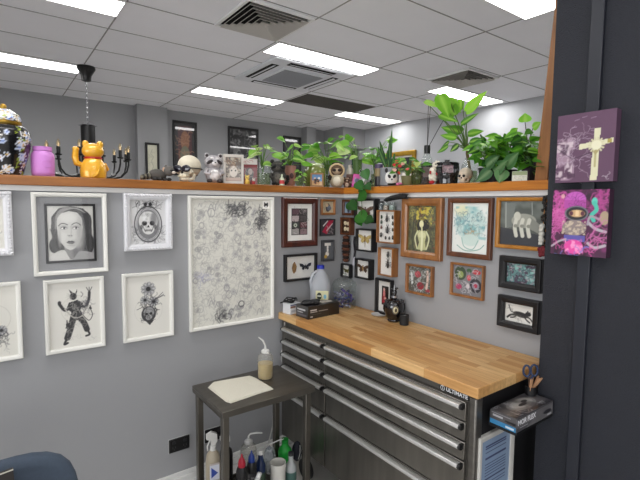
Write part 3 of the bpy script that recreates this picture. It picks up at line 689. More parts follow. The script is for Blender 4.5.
moth(t, 0, .046, .027, '6f6b38', '4c4420')
t, w, h = picture('insect_frame', 'deep black box frame with a brown moth, half hidden by trailing leaves', 'R', -.155, -.340, 1.513, 1.658, .045, .011, fb, None, group='black framed insects', pane=True, box=True)
moth(t, 0, .078, .058, '5a4232', '3c2a20')
t, w, h = picture('insect_frame', 'deep black box frame with a pale yellow lacewing moth and long tail', 'R', -.173, -.323, 1.337, 1.475, .045, .009, fb, None, group='black framed insects', pane=True, box=True)
moth(t, 0, .082, .052, 'b8a264', '8a6c34', hind=True); MB().tube([(0, INY, .075), (0, INY, .026)], [.003, .001], 6).build('insect_tail', MATS['moth_8a6c34'], t)
t, w, h = picture('insect_frame', 'deep black box frame with a dark brown hawk moth beside the wooden beetle box', 'R', -.168, -.302, 1.165, 1.289, .045, .009, fb, None, group='black framed insects', pane=True, box=True)
moth(t, 0, .070, .048, '4b3626', '9a7844')
t, w, h = picture('beetle_box', 'larger wooden shadow box full of mounted beetles, under the glass jars', 'R', -.363, -.510, 1.402, 1.592, .05, .007, fm_oak, None, group='wooden beetle boxes', pane=True, box=True)
for x, z, s, c, hn in ((-.045, .15, .013, '2c4a2c', 0), (-.045, .12, .013, '2c4a3a', 0), (-.045, .09, .013, '6a3420', 0), (-.045, .045, .017, '2a2a22', 0), (.0, .14, .022, '2c2c2c', 1), (.005, .075, .024, '222222', 1), (.045, .15, .013, '3a3a34', 0), (.048, .115, .013, '44443c', 0), (.048, .08, .012, '55554c', 0), (-.008, .03, .012, '4a4a42', 0), (.022, .03, .011, '4a4a42', 0), (.05, .035, .014, '30302c', 0)): beetle(t, x, z, s, c, horn=hn)
t, w, h = picture('beetle_box', 'smaller wooden shadow box with two dark beetles one above the other', 'R', -.381, -.499, 1.211, 1.376, .05, .007, fm_oak, None, group='wooden beetle boxes', pane=True, box=True)
beetle(t, .012, .125, .020, '2b2b2a'); beetle(t, .012, .068, .026, '2a2119', horn=1)
picture('framed_painting', 'wooden frame around a painting of a pale woman with yellow flowers in her hair', 'R', -.536, -.812, 1.334, 1.660, .028, .040, fm_oak, simple_art('4c4c34', [('b', 9, '6f7048', .45, 5, .8, 3), ('b', 14, '2f3024', .55, 5, .7, 5), ('b', 12, 'c8b84a', .4, 6, .95, 6, (.28, .6, .82, .97)), ('b', 10, '7a2c20', .7, 6, .8, 9), ('e', .5, .58, .24, .15, '161412'), ('e', .48, .60, .085, .085, 'd6d2a0'), ('p', [(.42, .5), (.54, .5), (.52, .56), (.44, .56)], 'c0bb88'), ('p', [(.34, .04), (.66, .04), (.60, .2), (.66, .38), (.58, .48), (.54, .52), (.46, .52), (.40, .48), (.32, .38), (.40, .2)], 'b9b987'), ('e', .42, .36, .06, .06, 'cfcea0'), ('e', .56, .36, .06, .06, 'cfcea0'), ('e', .47, .60, .06, .06, 'e0dcae'), ('l', [(.34, .44), (.25, .28), (.33, .06)], .045, 'cfd0a4'), ('l', [(.64, .44), (.74, .28), (.66, .06)], .045, 'cfd0a4'), ('l', [(.48, .5), (.5, .28), (.49, .03)], .07, 'dcdcb4'), ('s', 40, (.05, .55, .95, .97), .04, .014, 'd8c858', .5), ('e', .5, .56, .20, .11, '161412'), ('e', .47, .60, .075, .075, 'e0dcae'), ('l', [(.48, .54), (.49, .46)], .05, 'cfcea0'), ('l', [(.2, .7), (.14, .3), (.2, .02)], .04, '32382a')], .0025), prm=prg)
picture('framed_print', 'walnut frame around a turquoise watercolour of a blossoming cup', 'R', -.845, -1.093, 1.369, 1.659, .022, .024, fm_dark, simple_art('e4e8e2', [('e', .5, .6, .43, .34, 'b9d4cf', 0, .8, .06), ('e', .25, .85, .2, .12, 'e3dfb0', 0, .7, .08), ('b', 8, '86bcbd', .5, 4, .8, 2, (.08, .2, .95, .93)), ('b', 14, '6a9ea6', .6, 5, .7, 4, (.1, .35, .92, .85)), ('s', 60, (.15, .4, .9, .8), .03, .010, '4a6468', .8), ('s', 14, (.4, .34, .65, .46), .03, .014, 'b89a6a', .8), ('e', .52, .26, .24, .12, 'c9dcd4', 0, .9, .02), ('l', [(.28, .3), (.36, .12), (.6, .08), (.74, .26)], .02, '7fb0a6'), ('l', [(.15, .14), (.4, .04), (.75, .08), (.9, .18)], .02, '6aa296'), ('s', 10, (.12, .55, .5, .75), .05, .02, '5a8a9a', .7)], .0022), prm=prg)
picture('framed_photo', 'golden oak frame around a black and white photo of hanging skeletal fingers', 'R', -1.112, -1.345, 1.433, 1.661, .022, .017, fm_gold, simple_art('50554f', [('b', 4, '747a74', .45, 3, .9, 3), ('p', [(0, 0), (1, 0), (1, .25), (0, .4)], '33353a'), ('p', [(.08, .95), (.36, .98), (.28, .4), (.12, .38)], '6f7570'), ('e', .55, .56, .28, .16, '9d9e92'), ('e', .4, .66, .08, .1, 'c9c9bb'), ('p', [(.7, .65), (1, .42), (1, .24), (.7, .38)], '84867d')] + [('l', [(x, .58), (x-.03, .42), (x+.01, .22)], .085, 'cfcfc2') for x in (.38, .53, .68)] + [('e', x-.01, .44, .05, .04, '8b8b80') for x in (.38, .53, .68)] + [('l', [(.12, .97), (.14, .4)], .02, 'a6aaa4'), ('l', [(.72, .97), (.74, .7)], .02, '9aa09a')], .0022), prm=prg)
picture('collage_box', 'small wooden frame of red hearts and white bead charms under the yellow-flower painting', 'R', -.576, -.761, 1.137, 1.300, .026, .012, fm_oak, simple_art('55534a', [('b', 14, '9a9a94', .5, 5, .9, 3), ('s', 40, (.05, .05, .95, .95), .06, .018, 'b4b8ba', .9), ('e', .4, .7, .14, .13, 'a83a46'), ('e', .36, .73, .06, .06, 'c85a62'), ('e', .52, .26, .15, .15, '90202c'), ('e', .83, .12, .1, .07, 'a02838'), ('l', [(.8, .85), (.82, .5), (.78, .2)], .09, 'd8bcae'), ('l', [(.12, .7), (.16, .3)], .07, 'd2d6d4'), ('s', 14, (.25, .1, .75, .9), .06, .03, '3a3a34', .9)], .002), prm=prg, group='small collage frames')
picture('collage_box', 'small wooden frame of round badges and pink flowers under the turquoise watercolour', 'R', -.872, -1.061, 1.173, 1.340, .022, .012, fm_oak, simple_art('77767a', [('e', .25, .72, .2, .24, '34452c'), ('e', .26, .68, .1, .12, '8a9a58'), ('e', .78, .36, .2, .24, '2c2830'), ('e', .78, .36, .12, .14, '8a8490'), ('e', .78, .36, .06, .07, 'b02848'), ('e', .2, .25, .11, .1, 'a8305c'), ('e', .55, .6, .07, .1, 'c8404c'), ('e', .52, .3, .06, .08, 'cfc6c8'), ('e', .8, .82, .14, .08, 'b8323c'), ('e', .55, .85, .09, .07, '3a5a3a'), ('s', 30, (.05, .05, .95, .95), .05, .016, 'c6c2c6', .8)], .002), prm=prg, group='small collage frames')
picture('framed_print', 'wide black frame with a teal and purple abstract print, above the cat picture', 'R', -1.142, -1.337, 1.254, 1.400, .03, .030, fb, simple_art('5f8a88', [('b', 7, '8fc4bc', .5, 5, .9, 2), ('b', 9, '4a3048', .5, 7, .95, 7), ('b', 15, 'b0a4ac', .6, 6, .8, 11), ('s', 30, (.05, .05, .95, .95), .06, .03, '33233a', .8)], .002), prm=prg, group='wide black frames by the dark wall')
picture('framed_print', 'black frame with a leaping black cat silhouette, lowest on the wall', 'R', -1.142, -1.335, 1.077, 1.220, .03, .030, fb, simple_art('e3e1da', [('e', .55, .45, .26, .15, '1d1c1e', -.1), ('e', .8, .55, .1, .12, '1d1c1e'), ('p', [(.75, .6), (.78, .76), (.82, .65)], '1d1c1e'), ('p', [(.83, .62), (.87, .74), (.88, .6)], '1d1c1e'), ('l', [(.32, .5), (.2, .55), (.12, .85)], .035, '1d1c1e'), ('l', [(.36, .4), (.2, .34), (.08, .18)], .07, '1d1c1e'), ('l', [(.4, .38), (.32, .25), (.2, .2)], .05, '1d1c1e'), ('l', [(.7, .4), (.85, .35), (.95, .2)], .05, '1d1c1e'), ('l', [(.66, .38), (.76, .22), (.86, .12)], .05, '1d1c1e'), ('s', 12, (.35, .18, .6, .32), .05, .012, '66645e', .8), ('s', 10, (.1, .5, .35, .8), .04, .01, '66645e', .8)], .002), prm=prg, group='wide black frames by the dark wall')

# ---- canvases on the dark wall (real stretched canvases with painted sides)
def canvas(label, a0, a1, z0, z1, d, art, side):
    w, h = abs(a1-a0), z1-z0; loc, rz = hang('D', a0, a1, z0, z1); t = thing('canvas_painting', label, 'painting', loc, rz)
    MB().box(-w/2, w/2, -d, -.0, 0, h).build('stretched_canvas', mat('canvas_'+side, side, .7), t, bevel=.002)
    art(w, h).build(t, (0, -d-.0006, 0), m=colmat('canvas_paint', .5, .2)); return t
def cross_art(w, h):
    A = Art(w, h, '60425a', .0022, 12); a = A.a
    A.blot(3, '573a52', .5, 3, .5, 2)
    A.blot(6, 'a58a9c', .40, 5, .85, 5, (.0, .03*a, .33, .66*a)).blot(10, 'd6c6cc', .5, 6, .8, 8, (.0, .05*a, .30, .60*a)).blot(7, '4c3048', .6, 8, .9, 12, (.0, .05*a, .36, .66*a))
    A.scrib(40, (.05, .15*a, .5, .75*a), .05, .006, 'c3b0c0', .7); A.line([(0, .52*a), (.3, .34*a), (.6, .42*a), (.9, .58*a)], .007, '22182a')
    r = A.r
    for _ in range(22):
        x, y = r.uniform(.1, .62), r.uniform(.2*a, .95*a); q = r.uniform(-.3, .4); A.line([(x, y), (x+.08, y+.08*math.sin(q))], .007, 'b6a4b8', .7)
    A.poly([(.62, .02*a), (.74, .02*a), (.755, .76*a), (.655, .76*a)], 'd9d6b4').poly([(.41, .47*a), (.97, .54*a), (.97, .60*a), (.41, .55*a)], 'd9d6b4')
    for i in range(14):
        q = 2*PI*i/14; A.line([(.70, .52*a), (.70+.13*math.cos(q), .52*a+.13*math.sin(q))], .03, 'cfcba6')
    A.ell(.7, .52*a, .085, .085, 'e2dfc2').line([(.69, .22*a), (.69, .4*a)], .035, 'b2a878').ell(.695, .43*a, .03, .03, 'a69a6a').line([(.64, .45*a), (.69, .39*a), (.75, .46*a)], .018, 'a69a6a').rect(.88, .54*a, .95, .59*a, 'a89a50')
    A.scrib(3, (.83, .06*a, .92, .08*a), .02, .007, 'd8cfd8'); return A
def pink_art(w, h):
    A = Art(w, h, '4a2040', .0022, 13); a = A.a
    A.blot(6, '7a2f66', .45, 5, .9, 2).blot(10, '2b1828', .55, 6, .9, 5)
    A.scrib(60, (.03, .55*a, .22, .95*a), .04, .03, 'c2509a', .8).scrib(30, (.03, .3*a, .2, .7*a), .05, .016, 'd470b0', .8).scrib(30, (.75, .65*a, .95, .98*a), .05, .022, 'b0468c', .8)
    A.ell(.42, .85*a, .19, .12*a, 'c05cb8').rect(.22, .72*a, .61, .84*a, 'b04aa0').scrib(16, (.25, .75*a, .6, .9*a), .04, .012, '6a2468')
    A.rect(.03, .35*a, .2, .65*a, 'b8488e', .5)
    A.ell(.45, .64*a, .21, .115*a, '23242a').ring(.45, .64*a, .20, .105*a, .018, '6e7078').ell(.46, .64*a, .14, .055*a, 'caa478').ell(.36, .64*a, .035, .035*a, '5a2c3c').ell(.56, .64*a, .035, .035*a, '5a2c3c').rect(.43, .60*a, .50, .68*a, 'e2c69a')
    A.ell(.42, .42*a, .22, .12*a, '8d7f7c').blot(26, 'c6b6a0', .5, 6, .9, 3, (.2, .32*a, .64, .52*a)); A.rect(.24, .21*a, .62, .31*a, '5e56a4')
    A.ell(.43, .13*a, .17, .11*a, 'e0469e').blot(12, 'f69ccc', .5, 6, .9, 9, (.27, .02*a, .6, .24*a))
    A.ell(.76, .82*a, .05, .06*a, '5cc8b4').curve([(.76, .8*a), (.8, .7*a), (.72, .62*a), (.76, .54*a)], .07, '4ab8a4')
    for k in (0, 1): A.curve([(.68, .5*a-.3*k*a), (.8, .42*a-.28*k*a), (.97, .38*a-.2*k*a)], .05, 'b4acb4')
    A.curve([(.66, .48*a), (.7, .6*a), (.85, .56*a)], .04, '9f98a2').curve([(.02, .12*a), (.15, .2*a), (.28, .24*a)], .035, 'b0a6b0').ell(.94, .58*a, .08, .1*a, 'a8977c')
    A.scrib(20, (.68, .2*a, .95, .48*a), .05, .02, 'c86aa4').scrib(26, (.05, .03*a, .95, .2*a), .03, .016, 'e05aa8').scrib(6, (.2, .05*a, .6, .1*a), .04, .02, '6a78c8').ell(.19, .9*a, .035, .035*a, 'd8a0a8')
    return A
xc = -.185
cA = [at(557, 145, 0, xc).y, at(615, 145, 0, xc).y, at(585, 182, 0, xc).z, at(585, 112.5, 0, xc).z]
t = canvas('purple canvas with a white crucifix on the dark wall', cA[0], cA[1], cA[2], cA[3], .038, cross_art, '543a50')
cB = [at(552, 220, 0, xc).y, at(608, 220, 0, xc).y, at(581, 256, 0, xc).z, at(582, 189.5, 0, xc).z]
canvas('pink and purple mixed collage canvas below the crucifix canvas', cB[0], cB[1], cB[2], cB[3], .038, pink_art, '3a1c34')
cC = at(580, 183, 0, -.17)
o = MB().ell((0, 0, .008), (.004, .004, .012), n=8, m=6).ell((0, 0, .008), (.004, .012, .004), n=8, m=6).box(-.002, .002, -.002, .002, -.014, .006).build('silver_charm', mat('tarnished_silver', '9a9aa0', .3, .9), loc=(-.147-.02, cC.y, cC.z-.004))
o.location.x = -.1515
tag(o, 'small silver cross charm on the dark wall between the two canvases', 'charm')

# ---- frames on the far walls
G = 'far framed pictures'
picture('framed_print', 'narrow black frame with a cream print on the far pillar', 'P', -.070, .122, 2.00, 2.483, .03, .028, fb, simple_art('cfcdb8', [('l', [(.5, .85), (.35, .7), (.6, .6), (.4, .45), (.6, .3), (.4, .15)], .03, '77766e'), ('s', 18, (.2, .1, .8, .9), .08, .02, '8f8e84', .8)], .006), prm=prg)
picture('framed_print', 'tall black frame with a dark red figure print on the far wall', 'F', .37, .745, 2.05, 2.87, .03, .035, fb, simple_art('1d1b1d', [('p', [(.15, .05), (.85, .05), (.85, .95), (.15, .95)], '4a2428'), ('e', .5, .65, .22, .2, '8a5a3c'), ('e', .5, .35, .25, .2, '6a6a52'), ('s', 30, (.18, .1, .82, .9), .08, .03, 'a87a5c', .8)], .008), prm=prg)
picture('framed_print', 'large black frame with grey foliage art on the far wall', 'F', 1.268, 1.819, 2.10, 2.88, .03, .035, fb, simple_art('222224', [('b', 5, '6a6a6a', .55, 5, .9, 3), ('b', 9, '8d8d8d', .62, 6, .8, 5), ('s', 40, (.1, .1, .9, .9), .07, .02, '7c7c7c', .7)], .008), prm=prg)
picture('framed_print', 'black frame on the far wall partly hidden by pothos leaves', 'F', 2.319, 2.69, 2.10, 2.83, .03, .035, fb, simple_art('262628', [('b', 5, '55555a', .55, 5, .9, 3)], .008), prm=prg)
picture('gilded_frame', 'gilded wooden frame on the pale far wall between the snake plant and reed bottle', 'W', 3.42, 2.70, 1.85, 2.53, .04, .075, mat('gilded_wood', 'a8842e', .35, .5, vary=.2, vscale=20), simple_art('d8d2c8', [('p', [(0, .5), (1, .5), (1, .95), (0, .95)], '26262c'), ('b', 6, '6a6a78', .6, 5, .9, 3)], .008), prm=prg)
o = MB().box(-.07, .07, -.12, 0, 0, .32).build('paper_dispenser', mat('white_plastic', 'dcdcd8', .35), loc=(3.05, Y1-.0, 1.95), bevel=.015)
tag(o, 'white wall dispenser on the far wall behind the pothos', 'dispenser')
# ---- power outlets
for (u0, u1, v0, v1, lab) in ((169, 190, 438, 455, 'black double power outlet on the grey wall left of the cart'), (205, 224, 427, 446, 'black double power outlet half hidden behind the cart legs')):
    a, b = at(u0, v0, 1, -.01), at(u1, v1-4, 1, -.01); w = b.x-a.x; zc = (a.z+at(u1, v1-4, 1, -.01).z)/2
    t = thing('power_outlet', lab, 'outlet', ((a.x+b.x)/2, 0, zc-.036), 0, 'black power outlets')
    MB().box(-w/2, w/2, -.009, -.0005, 0, .074).build('plate', rub, t, bevel=.004)
    MB().box(-w/2-.002, w/2+.002, -.003, -.0003, -.002, .076).build('rim', mat('silver_rim', 'b8b8b8', .4), t, bevel=.001)
    for k in (-.26, .26): MB().box(k*w-.009, k*w+.009, -.012, -.009, .046, .062).build('switch', mat('dark_switch', '2a2a2c', .3), t, bevel=.001)
    s = MB()
    for k in (-.26, .26):
        for q in (-.007, .007): s.box(k*w+q-.0012, k*w+q+.0012, -.0094, -.009, .022, .032)
        s.box(k*w-.0012, k*w+.0012, -.0094, -.009, .012, .02)
    s.build('socket_slots', mat('slot_grey', '4e4e50', .5), t, smooth=False)
# ============================================================ THINGS ON THE LEDGES
LZ = 1.7325
def L(u0, u1, v, y=.07):
    """ledge slot above the big pictures: location, width and height of what stands there"""
    p = at((u0+u1)/2, v, 1, y); q = Vector((p.x, y, LZ)); return q, width(u1-u0, q), p.z-LZ
def Rg(u0, u1, v, x=.07):
    p = at((u0+u1)/2, v, 0, x); q = Vector((x, p.y, LZ)); return q, width(u1-u0, q), p.z-LZ
porc = colmat('painted_porcelain', .2, .6); leafm = colmat('leaf_surface', .4, 0, True); plush = colmat('plush_fur', .95)
clear = glassmat('clear_glass', 'f2f6f4', .02, .04); hazy = glassmat('hazy_plastic', 'e8ece8', .2, .35, 'e6eae6')
water = glassmat('jar_water', 'd4e0c8', .02, .10, '9aa880'); soil = mat('potting_soil', '2c2118', .95, bump=.5, bscale=200)
GR = ['5a9c24', '74b632', '4a8a22', '8ac63e', '68aa30']; GD = ['2f6a24', '3c7c2c', '4c8c34', '28581f', '5f9c3c']; GV = ['94c250', 'b2d474', '68a63a', 'cce09c', '7cb444']

# ginger jar
q, w, h = L(-19, 26, 112)
t = thing('ginger_jar', 'black floral porcelain ginger jar with gold rim at the left end of the ledge', 'jar', q)
R = w/2; hb = h*.80
def floral(prof, n=96, m=60, seed=3):
    P = np.array(prof); s_ = np.linspace(0, 1, m); ts = np.linspace(0, 1, len(P)); r = np.interp(s_, ts, P[:, 0]); z = np.interp(s_, ts, P[:, 1])
    rr = np.random.RandomState(seed); fl = [(rr.uniform(0, 2*PI), rr.uniform(P[0][1], P[-1][1]), rr.uniform(.6, 1.15), rr.randint(4)) for _ in range(160)]
    b = MB(); cols = []
    b.lathe(list(zip(r, z)), n, caps=True)
    for (x, y, zz) in b.V:
        a = math.atan2(y, x); rad = math.hypot(x, y); c = lin('0f0f12')
        for fa, fz, fs, k in fl:
            da = (a-fa+PI) % (2*PI)-PI; dx = da*max(rad, .03); dz = zz-fz; d = math.hypot(dx, dz); R0 = .016*fs; an = math.atan2(dz, dx)
            if k < 3:
                if d < R0*(.72+.28*math.cos(5*an)): c = lin(('dfe4f2', 'c8d4ee', 'e6e2da')[k]) if d > R0*.3 else lin('4a6cb8' if k == 1 else 'c8a040')
            elif d < R0*.8*(abs(math.cos(an*1.5))): c = lin('8a9a3c')
        cols.append(c)
    b.C = cols; return b
prof = [(R*.62, 0), (R*.66, .01), (R*.74, hb*.2), (R*.88, hb*.42), (R*.99, hb*.65), (R, hb*.75), (R*.95, hb*.88), (R*.8, hb*.96), (R*.62, hb)]
floral(prof).build('body', porc, t, ang=60)
MB().lathe([(R*.63, hb), (R*.66, hb+.004), (R*.66, hb+.012), (R*.60, hb+.014)], 40).build('gold_rim', mat('gold_trim', 'b8923a', .3, .7), t)
floral([(R*.66, hb+.014), (R*.66, hb+.022), (R*.56, hb+.045), (R*.3, hb+.062), (.004, hb+.066)], 64, 30, 8).build('lid', porc, t, ang=60)
MB().ell((0, 0, hb+.075), (.012, .012, .014)).build('lid_knob', MATS['gold_trim'], t)
# pink jar
q, w, h = L(32, 52.5, 147)
t = thing('mason_jar', 'matt pink mason jar beside the floral ginger jar', 'jar', q); R = w/2
pk = mat('matt_pink_paint', 'cf88d3', .45)
MB().lathe([(R*.85, 0), (R*.97, .006), (R, .02), (R, h*.68), (R*.93, h*.78), (R*.78, h*.84), (R*.78, h*.88)], 32).build('body', pk, t)
MB().lathe([(R*.78, h*.86), (R*.84, h*.87), (R*.84, h*.93), (R*.80, h*.94), (R*.82, h*.97), (R*.82, h), (R*.74, h), (R*.74, h*.9)], 32, caps=False).build('threaded_neck', pk, t)
e = MB(); e.tube([(R*.5*math.cos(a), -R*1.0+.0+.012*abs(math.cos(a))*0-.0, h*.42+R*.33*math.sin(a)) for a in np.linspace(0, 2*PI, 20)], .0012, 5)
for v in range(len(e.V)):
    x, y, z = e.V[v]; e.V[v] = (x, -math.sqrt(max(1e-6, R*R*1.005-x*x))+(y+R), z)
o = e.build('embossed_oval', pk, t); o.rotation_euler = (0, 0, facing(q)+.4)
# golden cat seen from behind
q, w, h = L(78, 107, 141)
t = thing('lucky_cat', 'golden beckoning cat figurine with red collar and one raised paw', 'figurine', q, facing(q))
gold = mat('golden_glaze', 'e6ac2a', .3, .15, coat=.6); S = h
MB().lathe([(S*.27, 0), (S*.31, S*.03), (S*.325, S*.18), (S*.30, S*.36), (S*.22, S*.50), (S*.16, S*.56)], 28, sy=.85).ell((0, 0, S*.73), (S*.27, S*.22, S*.215), n=22, m=14).ell((-S*.19, .1*S, S*.05), (S*.12, S*.2, S*.06)).ell((S*.19, .1*S, S*.05), (S*.12, S*.2, S*.06)).build('body', gold, t)
for k in (-1, 1): MB().ell((k*S*.165, 0, S*.90), (S*.085, S*.06, S*.11), rot=Matrix.Rotation(k*.25, 3, 'Y')).build('ear', gold, t)
MB().tube([(S*.20*math.cos(a), S*.16*math.sin(a), S*.545) for a in np.linspace(0, 2*PI, 25)], S*.028, 8).build('collar', mat('red_collar', 'b3231c', .4), t)
MB().tube([(-S*.27, -.0, S*.36), (-S*.39, -.02*S, S*.40), (-S*.42, -.03*S, S*.55), (-S*.40, -.03*S, S*.74)], [S*.07, S*.085, S*.085, S*.07], 12).ell((-S*.40, -.03*S, S*.76), (S*.085, S*.07, S*.07)).build('raised_paw', gold, t)
MB().tube([(S*.27, .05*S, S*.40), (S*.33, .14*S, S*.28), (S*.22, .26*S, S*.20)], [S*.06, S*.065, S*.06], 10).build('lowered_paw', gold, t)
MB().tube([(-.02*S, -S*.27, S*.04), (S*.10, -S*.29, S*.12), (S*.14, -S*.27, S*.26)], [S*.05, S*.045, S*.03], 10).build('tail', gold, t)
MB().ell((-S*.09, S*.205, S*.76), (S*.03, S*.015, S*.02)).ell((S*.09, S*.205, S*.76), (S*.03, S*.015, S*.02)).build('eyes', rub, t)

def animal(name, label, q, h, rz, fur='8a8a8c', belly='d8d6d2', mask='2a282a', group=None, w=1, lying=False, ringtail=True, cat='figurine'):
    t = thing(name, label, cat, q, rz, group); S = h; b = MB()
    b.ell((0, 0, S*.30), (S*.25*w, S*.21, S*.30), fur, n=18, m=12).ell((0, -S*.06, S*.28), (S*.19*w, S*.18, S*.24), belly, n=16, m=10)
    b.ell((0, -S*.02, S*.72), (S*.27*w, S*.22, S*.235), fur, n=20, m=12)
    for k in (-1, 1):
        b.tube([(k*S*.20*w, -.02, S*.48), (k*S*.26*w, -S*.12, S*.34), (k*S*.14*w, -S*.22, S*.30)], [S*.07, S*.065, S*.05], 8, fur)
        b.ell((k*S*.15*w, -S*.16, S*.075), (S*.09, S*.14, S*.075), mask); b.ell((k*S*.2*w, -S*.0, S*.94), (S*.085, S*.04, S*.09), fur)
    b.mottle(.4, 3); b.build('body', plush, t, ang=70)
    m = MB()
    for k in (-1, 1): m.ell((k*S*.125*w, -S*.175, S*.72), (S*.12*w, S*.075, S*.062), mask, rot=Matrix.Rotation(k*.5, 3, 'Y')).ell((k*S*.2*w, -S*.035, S*.94), (S*.05, S*.02, S*.055), mask)
    m.build('face_mask', plush, t, ang=70)
    MB().ell((0, -S*.22, S*.66), (S*.10, S*.09, S*.07), belly).ell((-S*.09, -S*.2, S*.84), (S*.07, S*.03, S*.025), belly).ell((S*.09, -S*.2, S*.84), (S*.07, S*.03, S*.025), belly).build('muzzle', plush, t, ang=70)
    MB().ell((0, -S*.305, S*.685), (S*.03, S*.02, S*.022)).ell((-S*.11, -S*.25, S*.74), S*.022).ell((S*.11, -S*.25, S*.74), S*.022).build('nose_and_eyes', rub, t)
    tl = MB(); P = [(S*.18, S*.12, S*.08), (S*.32, S*.16, S*.10), (S*.40, S*.14, S*.22), (S*.38, S*.12, S*.36)]
    for i in range(3): tl.tube([P[i], P[i+1]], [S*.07, S*.07], 8, fur if i % 2 else mask)
    tl.ell(P[-1], S*.07, mask); tl.build('tail', plush, t, ang=70)
    return t
# grey plush lying down, striped
q, w, h = L(141, 172, 163)
t = thing('plush_animal', 'dark grey plush raccoon lying flat with a striped tail, left of the cream skull', 'plush toy', q); S = w
b = MB().ell((.02*S, 0, S*.20), (S*.30, S*.17, S*.19), '55524e', n=18, m=12).ell((S*.34, -.03, S*.33), (S*.17, S*.15, S*.16), '5f5c58', n=16, m=10)
for x in (-.1, .05, .22, .36): b.ell((x*S, -.12*S, S*.06), (S*.07, S*.11, S*.06), '3a3836')
b.ell((S*.26, -.02, S*.47), (S*.05, S*.03, S*.06), '6a6662').ell((S*.44, -.02, S*.45), (S*.05, S*.03, S*.06), '6a6662')
b.build('body', plush, t, ang=70)
MB().ell((S*.41, -.03-S*.12, S*.34), (S*.11, S*.05, S*.04), '1c1a1c').build('face_mask', plush, t, ang=70); MB().ell((S*.44, -.03-S*.15, S*.28), (S*.06, S*.05, S*.05), 'd0c8bc').build('muzzle', plush, t, ang=70)
MB().ell((S*.20, -S*.09, S*.38), (S*.05, S*.02, S*.07), 'c8a890').build('inner_ear', plush, t, ang=70)
b = MB()
for i in range(5): b.ell((-S*(.26+.055*i), -.01, S*(.15-.012*i)), (S*.05, S*.1, S*(.11-.008*i)), '2b2a26' if i % 2 else '6f6b5c')
b.build('tail', plush, t, ang=70)
# cream skull with sunglasses
def skull(name, label, q, S, rz, bone, cat='skull', crown=1.0):
    t = thing(name, label, cat, q, rz); b = MB()
    b.ell((0, S*.10, S*.60), (S*.40*crown, S*.50*crown, S*.40), n=26, m=16).ell((0, -S*.22, S*.42), (S*.27, S*.22, S*.22), n=18, m=10)
    b.ell((0, -S*.30, S*.24), (S*.20, S*.17, S*.13)).ell((0, -S*.24, S*.10), (S*.20, S*.20, S*.10), n=16)
    for k in (-1, 1): b.ell((k*S*.25, -S*.24, S*.36), (S*.09, S*.13, S*.07)).tube([(k*S*.24, S*.0, S*.30), (k*S*.23, -S*.08, S*.12), (k*S*.15, -S*.28, S*.07)], [S*.07, S*.07, S*.06], 8)
    b.build('cranium', bone, t, ang=70); d = MB()
    for k in (-1, 1): d.ell((k*S*.13, -S*.40, S*.46), (S*.095, S*.06, S*.085))
    d.ell((0, -S*.44, S*.34), (S*.04, S*.04, S*.06)); d.build('eye_sockets', mat('socket_dark', '1a1412', .9), t)
    g = MB()
    for k in range(-4, 4): g.box((k+.08)*S*.04, (k+.92)*S*.04, -S*.47, -S*.43, S*.17, S*.225)
    g.build('teeth', mat('tooth_ivory', 'd8ccb0', .4), t, bevel=.001); return t
cream = mat('cream_bone', 'd8d0ba', .7, vary=.1, vscale=30, bump=.1)
q, w, h = L(172, 204, 155)
S = h/1.0; t = skull('skull_ornament', 'large cream skull wearing dark sunglasses on a black strap', q, S, facing(q)-.5, cream)
sg = MB()
for k in (-1, 1): sg.ell((k*S*.17, -S*.47, S*.47), (S*.18, S*.04, S*.13), n=18)
sg.tube([(-S*.05, -S*.49, S*.49), (S*.05, -S*.49, S*.49)], S*.02, 6)
sg.build('sunglasses', mat('dark_lens', '1b1a26', .15, coat=.5), t)
MB().tube([(S*.41*math.sin(a)*(1.03), S*.10-S*.53*math.cos(a), S*(.50+.0*a)) for a in np.linspace(-2.6, 2.6, 30)], S*.022, 6).build('strap', rub, t)
q, w, h = L(203, 224, 154)
animal('plush_animal', 'pale grey plush raccoon sitting upright, right of the cream skull', q, h, facing(q)+.2, 'b2aeb0', 'e2dedc', '3c3636', w=1.15, cat='plush toy')
# boxes
q, w, h = L(222, 243, 155)
def painted_box(name, label, q, w, d, h, rz, side, art, cat='box', group=None, top=None):
    t = thing(name, label, cat, q, rz, group); MB().box(-w/2, w/2, -d/2, d/2, 0, h).build('carton', mat('carton_'+side, side, .5), t, bevel=.0015)
    if art: art(w*.97, h*.97).build(t, (0, -d/2-.0007, h*.015), m=prg, name='front_print')
    if top: top(w*.97, d*.97).build(t, (0, -d/2+d*.015, h+.0008), flat=True, name='top_print')
    return t
painted_box('toy_box', 'clear-fronted white display box with a patterned figure card', q, w*.95, .07, h, facing(q)+.15, 'cfccc6', simple_art('c4beb4', [('p', [(.1, .08), (.9, .08), (.9, .92), (.1, .92)], '6a625c'), ('b', 7, 'b0a898', .45, 6, .9, 3, (.12, .1, .88, .9)), ('b', 12, '3a3634', .55, 6, .9, 6, (.12, .1, .88, .9)), ('e', .5, .42, .2, .2, 'c8c0b4'), ('e', .4, .45, .04, .03, '1c1c1c'), ('e', .6, .45, .04, .03, '1c1c1c'), ('s', 20, (.15, .6, .85, .88), .06, .03, '8a6a52', .8), ('p', [(.12, .1), (.88, .1), (.88, .2), (.12, .2)], 'b09a8c')]))
q, w, h = L(241, 257, 159, .10)
painted_box('toy_box', 'red and white collectible box behind the clear display box', q, w*1.0, .05, h, facing(q)+.1, 'd4d0cc', simple_art('7a2428', [('p', [(0, .78), (1, .78), (1, 1), (0, 1)], 'd8d2ce'), ('e', .5, .4, .26, .25, '4a4644'), ('e', .55, .5, .14, .12, 'b0a49c'), ('s', 10, (.2, .1, .9, .7), .08, .04, '9a8c86', .8), ('s', 5, (.1, .84, .8, .9), .06, .03, 'a83038', .8)]))
